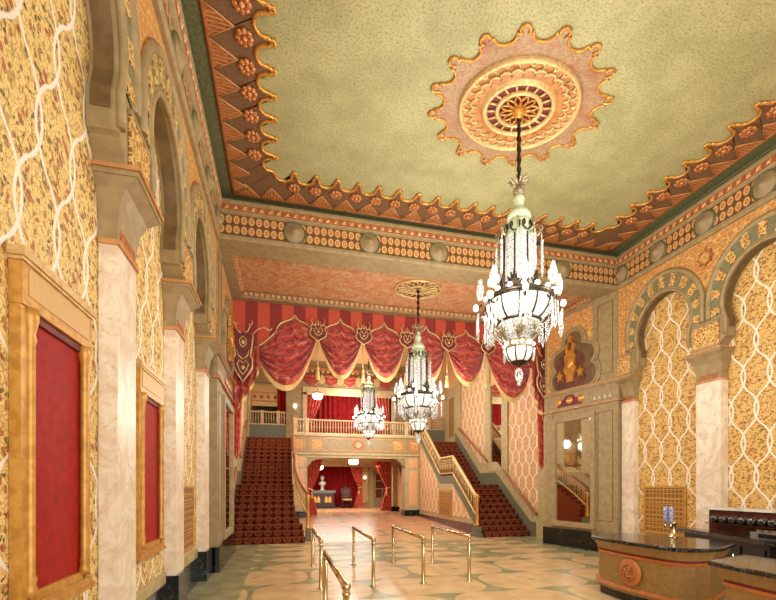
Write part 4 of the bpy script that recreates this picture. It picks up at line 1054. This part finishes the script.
for dx in (-.29, .29):
    m = MB(); m.tube([(3.78+dx, 26.46, 1.06), (3.78+dx, 26.2, 1.05), (3.78+dx, 25.95, 1.02)], .03, 6); m.tube([(3.78+dx, 25.97, 1.02), (3.78+dx, 25.97, .74)], .022, 6); m.build('armrest', 'dark_wood', t)
m = MB(); m.tube([(3.51, 25.95, .42), (4.05, 25.95, .42)], .022, 6); m.build('stretcher', 'dark_wood', t)
# lanterns and sconces
def lantern(x, y, z, ztop, label):
    t = thing('ceiling_lantern', label, 'ceiling lamp', (x, y, ztop), 'ceiling lanterns')
    m = MB(); m.lathe([(0,z-.02),(.16,z-.02),(.23,z+.06),(.23,z+.2),(.2,z+.22),(0,z+.22)], (x,y,0), 12); m.build('glass', 'bulb', t)
    m = MB(); m.lathe([(.21,z+.2),(.26,z+.22),(.2,z+.28),(.05,z+.32),(.02,z+.34)], (x,y,0), 12); m.tube([(x,y,z+.33),(x,y,ztop-.005)], .012, 6); m.build('cap', 'gold', t)
lantern(3.2, 19.9, 2.62, 2.97, 'glowing ceiling lantern at the front of the lounge under the balcony')
lantern(1.5, 19.4, 5.5, 7.79, 'small glowing lantern hanging left above the balcony railing')
lantern(1.9, 23.6, 2.5, 2.97, 'small ceiling lantern at the left of the lounge')
def sconce(x, y, z, label):
    t = thing('wall_sconce', label, 'wall lamp', (x, y, z), 'wall sconces')
    m = MB(); m.prism([(x-.06, z-.2), (x+.06, z-.2), (x+.09, z), (x, z+.2), (x-.09, z)], y-.03, y-.003, 'y'); m.build('backplate', 'brass', t)
    m = MB(); m.ball((x, y-.12, z+.05), .085, 10, 8, sc=(1,.9,1.2)); m.build('shade', 'bulb', t)
    m = MB(); m.tube([(x, y-.03, z-.08), (x, y-.11, z-.1), (x, y-.12, z-.04)], .014, 6); m.build('arm', 'brass', t)
sconce(.57, YU, 5.45, 'glowing wall sconce on the pier left of the upper opening'); sconce(6.0, YU, 5.35, 'glowing wall sconce on the pier right of the upper opening')
sconce(5.12, YR-.04, 2.1, 'glowing wall sconce on the cream ornamental panel')

# ------------------------------------------------------------------ chandeliers
def chandelier(cx, cy, zc, label, drop):
    """zc: z of the leaf crown; the chain climbs `drop` above it"""
    t = thing('chandelier', label, 'chandelier', (cx, cy, zc+drop), 'crystal chandeliers')
    Z = lambda q: zc-q                # q: metres below the crown
    c = (cx, cy, 0)
    m = MB(); n = int(drop/.07)
    for k in range(n):                # chain of links
        z = zc+drop*(k+.5)/n; a = (k % 2)*pi/2
        m.tube([(cx+.028*cos(q)*cos(a), cy+.028*cos(q)*sin(a), z+.05*sin(q)) for q in [2*pi*j/8 for j in range(8)]], .012, 5, True)
    m.tube([(cx, cy, zc), (cx, cy, zc+drop)], .016, 6); m.build('chain', 'dark_metal', t)
    m = MB()
    for k in range(10):
        a = 2*pi*k/10; m.tube([(cx+r*cos(a), cy+r*sin(a), Z(q)) for r, q in ((.02,.06),(.08,.03),(.13,-.02),(.16,-.01))], [.02,.022,.016,.006], 5)
    m.lathe([(0,Z(-.03)),(.05,Z(.0)),(.03,Z(.08)),(.08,Z(.12)),(.085,Z(.17)),(.05,Z(.22)),(0,Z(.24))], c, 16); m.build('leaf_crown', 'chandelier_metal', t)
    m = MB(); m.lathe([(.0,Z(.20)),(.07,Z(.21)),(.085,Z(.27)),(.06,Z(.34)),(.07,Z(.40)),(.15,Z(.46)),(.17,Z(.52)),(.15,Z(.56)),(0,Z(.57))], c, 20); m.build('vase', 'vase_glass', t, label='pale green glass vase')
    m = MB(); m.lathe([(.12,Z(.56)),(.2,Z(.62)),(.205,Z(.66)),(.2,Z(.8)),(.215,Z(.83)),(.2,Z(.84)),(.0,Z(.84))], c, 24); m.build('upper_collar', 'vase_glass', t)
    m = MB()
    for k in range(8):
        a0 = 2*pi*k/8
        for sg in (1, -1):
            m.tube([(cx+.22*cos(a0+sg*q), cy+.22*sin(a0+sg*q), Z(z)) for q, z in ((.04,.80),(.16,.78),(.3,.74),(.3,.68),(.2,.66),(.15,.70),(.2,.73))], .012, 5)
    m.build('scroll_band', 'dark_metal', t)
    m = MB(); m.lathe([(.2,Z(.84)),(.215,Z(1.5)),(.225,Z(1.64))], c, 32); m.build('crystal_cylinder', 'crystal_panel', t)
    m = MB()
    for k in range(8):
        a = 2*pi*k/8; m.tube([(cx+.222*cos(a), cy+.222*sin(a), Z(.83)), (cx+.235*cos(a), cy+.235*sin(a), Z(1.64))], .013, 5)
    m.build('ribs', 'dark_metal', t)
    m = MB()
    for k in range(4):                # dark palmettes at the foot of the cylinder
        a0 = 2*pi*k/4+pi/4
        for q in (-.5, -.32, -.16, 0, .16, .32, .5):
            h = .30-.3*abs(q); m.tube([(cx+.245*cos(a0), cy+.245*sin(a0), Z(1.62)), (cx+.25*cos(a0+q*.8), cy+.25*sin(a0+q*.8), Z(1.62-h*.7)), (cx+.25*cos(a0+q*1.3), cy+.25*sin(a0+q*1.3), Z(1.62-h))], [.012,.02,.006], 5)
    m.build('palmettes', 'dark_metal', t)
    for k in range(8):                # upper scroll arms with hanging crystal rods
        a = 2*pi*k/8+.2; ca, sa = cos(a), sin(a)
        m = MB(); m.tube([(cx+r*ca, cy+r*sa, Z(q)) for r, q in ((.21,.84),(.27,.80),(.32,.72),(.29,.66),(.26,.70),(.30,.78),(.31,.90))], .013, 5); ar = m.build('upper_arm', 'chandelier_metal', t)
        m = MB(); m.lathe([(0,Z(.88)),(.022,Z(.90)),(.016,Z(.96)),(.02,Z(1.1)),(.018,Z(1.34)),(0,Z(1.42))], (cx+.31*ca, cy+.31*sa, 0), 8); m.build('crystal_rod', 'crystal', ar)
    m = MB(); m.lathe([(.23,Z(1.62)),(.46,Z(1.66)),(.49,Z(1.69)),(.47,Z(1.73)),(.44,Z(1.74))], c, 36); m.build('rim', 'dark_metal', t)
    for k in range(16):
        a = 2*pi*k/16; m = MB(); m.ball((cx+.46*cos(a), cy+.46*sin(a), Z(1.645)), .035, 10, 7); m.build('bulb', 'bulb', t)
    m = MB(); m.lathe([(.455,Z(1.73)),(.45,Z(1.80)),(.42,Z(1.88)),(.37,Z(1.95)),(.30,Z(2.0)),(.27,Z(2.02))], c, 36); m.build('bowl', 'lamp_glass', t, label='glowing frosted glass bowl')
    m = MB()
    for k in range(12):
        a = 2*pi*k/12; m.tube([(cx+r*cos(a), cy+r*sin(a), Z(q)) for r, q in ((.47,1.72),(.462,1.80),(.432,1.885),(.38,1.96),(.31,2.01))], .013, 5)
    m.tube([(cx+.46*cos(a), cy+.46*sin(a), Z(1.735)) for a in [2*pi*k/36 for k in range(36)]], .016, 5, True); m.tube([(cx+.3*cos(a), cy+.3*sin(a), Z(2.015)) for a in [2*pi*k/30 for k in range(30)]], .02, 5, True)
    m.build('bowl_ribs', 'dark_metal', t)
    for k in range(8):                # lower arms: candle bulb, crystal plume, swags of beads
        a = 2*pi*k/8+.39; ca, sa = cos(a), sin(a)
        m = MB(); m.tube([(cx+r*ca, cy+r*sa, Z(q)) for r, q in ((.44,1.76),(.50,1.84),(.58,1.86),(.60,1.80),(.56,1.75),(.52,1.72))], .014, 5); ar = m.build('lower_arm', 'dark_metal', t)
        m = MB(); m.ball((cx+.60*ca, cy+.60*sa, Z(1.765)), .038, 10, 7, sc=(1,1,1.3)); m.build('candle_bulb', 'bulb', ar)
        m = MB(); m.ball((cx+.54*ca, cy+.54*sa, Z(1.52)), .10, 8, 8, sc=(.55,.55,1.45)); m.ball((cx+.54*ca, cy+.54*sa, Z(1.38)), .03, 6, 6)
        for q in (-1, 1): m.ball((cx+.54*ca-q*.07*sa, cy+.54*sa+q*.07*ca, Z(1.56)), .035, 6, 6, sc=(1,1,1.8))
        m.build('crystal_plume', 'crystal', ar)
        m = MB()
        for dd in (-.06, 0, .06):
            m.lathe([(0,Z(1.86)),(.014,Z(1.88)),(.012,Z(2.05)),(.02,Z(2.2-abs(dd))),(0,Z(2.26-abs(dd)))], (cx+.57*ca-dd*sa, cy+.57*sa+dd*ca, 0), 6)
        m.build('crystal_drops', 'crystal', ar)
        b0, b1 = a, a+2*pi/8; m = MB(); th_ = []
        for j in range(13):
            f = j/12; r = .50-.12*4*f*(1-f); aa = b0+(b1-b0)*f; m.ball((cx+r*cos(aa), cy+r*sin(aa), Z(1.9+.36*4*f*(1-f))), .02, 6, 5); th_.append((cx+r*cos(aa), cy+r*sin(aa), Z(1.9+.36*4*f*(1-f))))
        m.tube(th_, .008, 5); m.build('bead_swag', 'crystal', ar)
    m = MB(); m.lathe([(.29,Z(2.02)),(.28,Z(2.10)),(.25,Z(2.18)),(.2,Z(2.25)),(.16,Z(2.29))], c, 28); m.build('crystal_dish', 'crystal_panel', t)
    m = MB()
    for k in range(6):
        a = 2*pi*k/6; 
        for q in (-.3, -.1, .1, .3):
            m.tube([(cx+.2*cos(a), cy+.2*sin(a), Z(2.27)), (cx+.285*cos(a+q*.7), cy+.285*sin(a+q*.7), Z(2.16)), (cx+.30*cos(a+q), cy+.30*sin(a+q), Z(2.07))], [.01,.022,.006], 5)
    m.lathe([(.17,Z(2.27)),(.2,Z(2.30)),(.19,Z(2.36)),(.2,Z(2.38)),(.17,Z(2.40)),(.0,Z(2.40))], c, 24); m.build('lower_collar', 'chandelier_metal', t)
    for k in range(10):
        a = 2*pi*k/10; m = MB(); m.ball((cx+.2*cos(a), cy+.2*sin(a), Z(2.33)), .024, 8, 6); m.build('bulb', 'bulb', t)
    m = MB(); m.lathe([(.19,Z(2.39)),(.185,Z(2.45)),(.16,Z(2.52)),(.11,Z(2.57)),(0,Z(2.58))], c, 24); m.build('lower_bowl', 'lamp_glass', t, label='small glowing glass bowl')
    m = MB()
    for k in range(8):
        a = 2*pi*k/8; m.tube([(cx+r*cos(a), cy+r*sin(a), Z(q)) for r, q in ((.195,2.39),(.19,2.455),(.165,2.525),(.11,2.58))], .01, 5)
    m.lathe([(.12,Z(2.56)),(.09,Z(2.60)),(.03,Z(2.62)),(.0,Z(2.66))], c, 16); m.build('lower_ribs', 'dark_metal', t)
    m = MB()
    for k in range(6):
        a = 2*pi*k/6; n_ = MB(); n_.lathe([(0,Z(2.40)),(.015,Z(2.43)),(.02,Z(2.5)),(0,Z(2.55))], (cx+.23*cos(a), cy+.23*sin(a), 0), 6); n_.build('crystal_drop', 'crystal', t)
    m.tube([(cx+.05*sin(q), cy, Z(2.76)-.09*cos(q)) for q in [2*pi*j/14 for j in range(14)]], .016, 6, True); m.tube([(cx, cy, Z(2.64)), (cx, cy, Z(2.88))], .008, 5); m.ball((cx, cy, Z(2.80)), .035, 8, 8, sc=(1,1,1.5)); m.ball((cx, cy, Z(2.88)), .03, 8, 6)
    m.build('finial', 'crystal', t)
    return t
ch = chandelier(XM+.06, 5.5, 5.93, 'large crystal chandelier nearest, hanging under the big ceiling medallion', 6.84-5.93)
def rechain(c, drop0, drop1):      # copies hang lower or higher: stretch only the chain
    for o in c.children:
        if o.name.startswith('chain'): o.scale.z = 1
c2 = dup(ch, (XM-.05, 9.85, ZS+.10), 'middle crystal chandelier hanging from the small medallion before the valance')
c3 = dup(ch, (XM, 16.2, 6.92), 'farthest crystal chandelier hanging before the balcony railing')
for c_, kk, s_ in ((c2, .97, .97), (c3, 1.04, 1.0)):
    c_.scale = (s_, s_, s_)
m = MB(); m.tube([(XM, 16.2, 6.9), (XM, 16.2, 7.78)], .02, 6); m.lathe([(0,7.62),(.14,7.7),(.16,7.785),(0,7.785)], (XM, 16.2, 0), 16)
m.build('chain', 'dark_metal', c3)

# ------------------------------------------------------------------ brass barrier rails on the floor
def barrier(x, y0, y1, label):
    t = thing('barrier_rail', label, 'barrier rail', (x, (y0+y1)/2, 0), 'brass barrier rails'); h = .745
    for y in (y0, y1):
        m = MB(); m.lathe([(0,.001),(.06,.001),(.06,.008),(.034,.014),(.03,.02),(.03,h),(0,h)], (x, y, 0), 14); m.build('post', 'brass', t)
        m = MB(); m.ball((x, y, h), .042, 12, 8); m.lathe([(.036,h-.07),(.04,h-.06),(.036,h-.05)], (x,y,0), 12); m.build('joint', 'brass', t)
    m = MB(); m.tube([(x, y0, h), (x, y1, h)], .03, 12); m.build('handrail', 'brass', t)
for x, y0, y1, lb in ((3.05, 6.72, 8.56, 'brass barrier rail standing farthest right'), (2.23, 6.7, 8.69, 'second brass barrier rail from the right'), (1.4, 6.72, 8.68, 'middle brass barrier rail, third from the right'), (.57, 6.72, 8.62, 'brass barrier rail in line with the staircase foot, behind the nearest rail'), (.52, 3.62, 5.48, 'brass barrier rail nearest the camera')):
    barrier(x, y0, y1, lb)

# ------------------------------------------------------------------ bar
def offset_poly(pl, d):
    n = len(pl); out = []
    A = sum(pl[k][0]*pl[(k+1) % n][1]-pl[(k+1) % n][0]*pl[k][1] for k in range(n)); sg = 1 if A > 0 else -1
    for k in range(n):
        p, q, r = pl[k-1], pl[k], pl[(k+1) % n]
        def nrm(a, b):
            dx, dy = b[0]-a[0], b[1]-a[1]; l = sqrt(dx*dx+dy*dy) or 1; return (sg*dy/l, -sg*dx/l)
        n1, n2 = nrm(p, q), nrm(q, r); s = (n1[0]+n2[0], n1[1]+n2[1]); l2 = (s[0]**2+s[1]**2)/2 or 1
        out.append((q[0]+d*s[0]/l2, q[1]+d*s[1]/l2))
    return out
def counter(pl, label, h, emblem):
    """curved bar front with layered bands under a granite top; pl is the footprint of the front"""
    cx = sum(p[0] for p in pl)/len(pl); cy = sum(p[1] for p in pl)/len(pl)
    t = thing('bar_counter', label, 'bar counter', (cx, cy, 0), 'bar counters')
    def layer(b, d0, d1, z0, z1, m_=0):
        A, B = offset_poly(pl, d0), offset_poly(pl, d1); n = len(pl)
        i = b.pts([(x, y, z0) for x, y in A]+[(x, y, z1) for x, y in B])
        for k in range(n): b.face((i+k, i+(k+1) % n, i+n+(k+1) % n, i+n+k), m_)
        b.face(range(i+n, i+2*n), m_); b.face(range(i+n-1, i-1, -1), m_)
    b = MB(); layer(b, .0, .0, .001, .12); b.build('plinth', 'black_marble', t)
    b = MB(); layer(b, .03, .03, .12, .16); layer(b, .05, .03, .16, .17); b.build('base_band', 'bar_front', t)
    b = MB(); layer(b, .035, .02, .17, .205); b.build('lower_stripe', 'bar_orange', t)
    b = MB(); layer(b, .01, .01, .205, h-.24); b.build('front', 'bar_front', t)
    b = MB(); layer(b, .02, .035, h-.24, h-.20); b.build('upper_stripe', 'bar_orange', t)
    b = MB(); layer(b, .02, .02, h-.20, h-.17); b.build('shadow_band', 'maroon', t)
    b = MB()
    for k in range(5): layer(b, .03+.03*(k/5)**1.5*2, .03+.03*((k+1)/5)**1.5*2, h-.17+.115*k/5, h-.17+.115*(k+1)/5)
    b.build('cove', 'bar_front', t)
    b = MB(); layer(b, .10, .13, h-.055, h-.045); layer(b, .13, .13, h-.045, h-.012); layer(b, .13, .115, h-.012, h); b.build('granite_top', 'granite', t)
    if emblem:
        x, y, z = emblem; s = -1
        m = MB(); m.lathe([(.185,0),(.185,.02),(.165,.03),(.0,.03)], (x, y, z), 28, axis='-x'); m.build('roundel', 'bar_orange', t)
        m = MB(); m.lathe([(.125,.03),(.125,.05),(.095,.055),(.09,.045)], (x, y, z), 28, axis='-x'); m.build('roundel_ring', 'orange_dark', t)
        m = MB(); m.lathe([(.092,.044),(.05,.055),(0,.058)], (x, y, z), 24, axis='-x')
        for q in range(8):
            a = q*pi/4; m.ball((x-.055, y+.062*cos(a), z+.062*sin(a)), .018, 6, 5)
        m.tube([(x-.06, y-.05, z-.05), (x-.06, y+.05, z+.05)], .012, 5); m.tube([(x-.06, y+.05, z-.05), (x-.06, y-.05, z+.05)], .012, 5); m.build('emblem', 'copper', t)
    return t
H1 = .85
front = [(4.66,5.55),(4.62,5.2),(4.63,4.85),(4.68,4.55)]
curve = arc((4.93,4.47), .25, radians(175), radians(262), 6)
pl1 = [(4.95,5.92)]+front+curve+[(5.15,4.24),(5.72,4.52),(5.62,5.2)]
counter(pl1, 'curved tan bar counter with round copper emblem and granite top', H1, (4.61, 4.92, .42))
pl2 = [(4.80,3.50),(4.27,3.34),(4.22,3.0),(4.19,2.5),(4.17,1.9),(4.80,1.9)]
counter(pl2, 'tan bar counter at the bottom right corner of the picture', H1, None)
# back counter and wall cabinet behind the bar
t = thing('back_counter', 'low black back bar counter against the right wall', 'counter', (6.6, 5.2, 0))
bc = [(7.03,6.15),(6.9,6.15),(6.36,4.4),(6.36,3.3),(7.03,3.3)]; m = MB(); m.prism(bc, .001, .79); m.build('body', 'black_paint', t)
m = MB(); m.prism([(7.04,6.24),(6.84,6.24),(6.28,4.4),(6.28,3.25),(7.04,3.25)], .80, .86); m.build('top', 'granite', t)
for k in range(4):
    fa, fb_ = .04+.24*k, .24+.24*k; A_, B_ = (6.9,6.15), (6.36,4.4); pa = [A_[q]+(B_[q]-A_[q])*fa for q in (0,1)]; pb = [A_[q]+(B_[q]-A_[q])*fb_ for q in (0,1)]
    m = MB(); m.prism([(pa[0]-.001,pa[1]), (pb[0]-.001,pb[1]), (pb[0]-.016,pb[1]), (pa[0]-.016,pa[1])], .08, .72); d = m.build('door', 'black_paint', t)
    m = MB(); m.tube([(pb[0]-.03, pb[1]+.08, .45), (pb[0]-.03, pb[1]+.08, .6)], .01, 6); m.build('handle', 'chrome', d)
t = thing('back_bar_cabinet', 'reddish brown wooden back bar cabinet with white top along the right wall', 'cabinet', (7.25, 4.7, 0))
m = MB(); m.box(7.1, 7.42, 3.3, 5.86, .001, 1.2); m.build('body', 'bar_wood', t)
m = MB(); m.box(7.04, 7.46, 3.25, 5.92, 1.2, 1.235); m.build('top', 'white_top', t)
m = MB(); m.box(6.88, 7.1, 3.3, 5.75, .98, .995); m.build('shelf', 'bar_wood', t)
m = MB(); m.box(7.085, 7.1, 3.3, 5.8, .91, .92); m.build('shelf', 'bar_wood', t)
for k in range(11):
    y = 5.58-.145*k; m = MB()
    m.lathe([(0,-.09),(.05,-.09),(.062,-.07),(.062,.06),(.05,.1),(.02,.13),(.018,.17),(0,.17)], (6.92, y, 1.06), 14, axis='x'); 
    tag(m.build('glass_bottle', 'bottle_glass'), 'dark bottle lying on the back bar shelf, %s in the row from the left' % ['first','second','third','fourth','fifth','sixth','seventh','eighth','ninth','tenth','eleventh'][k], 'bottle', 'dark bottles lying in a row')
t = thing('cash_register', 'low grey machine with small blue light on the back counter', 'register', (6.6, 4.72, .86))
m = MB(); m.box(6.45, 6.85, 4.1, 4.72, .861, .95); m.build('body', 'grey_case', t)
m = MB(); m.box(6.5, 6.8, 4.15, 4.67, .95, .985); m.build('lid', 'chrome', t)
m = MB(); m.box(6.435, 6.45, 4.25, 4.6, .88, .935); m.build('front_panel', 'black_paint', t)
m = MB(); m.ball((6.6, 4.4, 1.0), .03, 8, 6); m.build('blue_light', 'blue_handle', t)
# beer tap tower
tx, ty = 5.5, 5.08
t = thing('beer_tap_tower', 'brass beer tap tower with two blue and white handles on the counter', 'beer tap', (tx, ty, H1))
m = MB(); m.lathe([(0,H1+.001),(.06,H1+.001),(.06,H1+.015),(.035,H1+.03),(.035,H1+.2),(.045,H1+.21),(.045,H1+.23),(0,H1+.24)], (tx,ty,0), 16); m.build('column', 'brass', t)
for dy in (-.04, .05):
    m = MB(); m.tube([(tx, ty+dy*.6, H1+.2), (tx-.08, ty+dy, H1+.2), (tx-.10, ty+dy, H1+.14)], .012, 6); f_ = m.build('faucet', 'chrome', t)
    m = MB(); m.tube([(tx-.08, ty+dy, H1+.21), (tx-.08, ty+dy, H1+.25), (tx-.08, ty+dy, H1+.4), (tx-.08, ty+dy, H1+.45)], [.012,.026,.03,.018], 10); m.build('tap_handle', 'blue_handle', f_)
# ------------------------------------------------------------------ light, camera
def lamp(kind, loc, power, size=.2, color=(1,.97,.91), rot=(0,0,0), size_y=None):
    l = bpy.data.lights.new('lamp', kind); l.energy = power; l.color = color
    if kind == 'AREA':
        l.shape = 'RECTANGLE'; l.size = size; l.size_y = size_y or size
    else: l.shadow_soft_size = size
    o = bpy.data.objects.new('lamp', l); o.location = loc; o.rotation_euler = rot; COL.objects.link(o); return o
def chandelier_light(x, y, z, p):
    for k in range(4):
        a = pi/4+k*pi/2; lamp('POINT', (x+1.3*cos(a), y+1.3*sin(a), z), p/4, .22)
chandelier_light(XM+.06, 5.5, 4.25, 420)
lamp('POINT', (XM+.06, 5.5-.9, 4.9), 20, .2); lamp('POINT', (XM+.06, 5.5+.9, 4.9), 20, .2)
chandelier_light(XM-.05, 9.85, 3.95, 200)
chandelier_light(XM, 16.2, 4.0, 240)
lamp('AREA', (3.0, YN+.2, 3.6), 480, 7.5, (1,.97,.93), (radians(90), 0, 0), 5.0)  # added softbox-like fill behind the camera, not a fixture of the hall
lamp('AREA', (3.1, 14.8, 7.3), 320, 6.5, (1,.97,.91), (0, 0, 0), 3.5)  # added overhead fill for the stair hall, no real fitting
lamp('AREA', (3.2, 23.6, 2.68), 240, 3.6, (1,.94,.85), (0, 0, 0), 2.5)  # extra fill added under the lounge ceiling, besides its lanterns
lamp('POINT', (3.2, 20.6, 5.6), 200, .3)
w = bpy.data.worlds.new('world'); scene.world = w; w.use_nodes = True
w.node_tree.nodes['Background'].inputs[0].default_value = lin((255,244,228)); w.node_tree.nodes['Background'].inputs[1].default_value = .55  # uniform warm background, added as soft fill through the open near end

cam = bpy.data.cameras.new('camera'); cam.sensor_width = 36; cam.lens = 430/776*36; cam.shift_y = 186/776
cam.clip_start = .05
co = bpy.data.objects.new('camera', cam); co.location = (0, 0, 1.6); co.rotation_euler = (radians(90), 0, -math.atan2(105, 430)); COL.objects.link(co)
scene.camera = co
scene.view_settings.view_transform = 'Standard'; scene.view_settings.look = 'None'; scene.view_settings.exposure = 0; scene.view_settings.gamma = 1
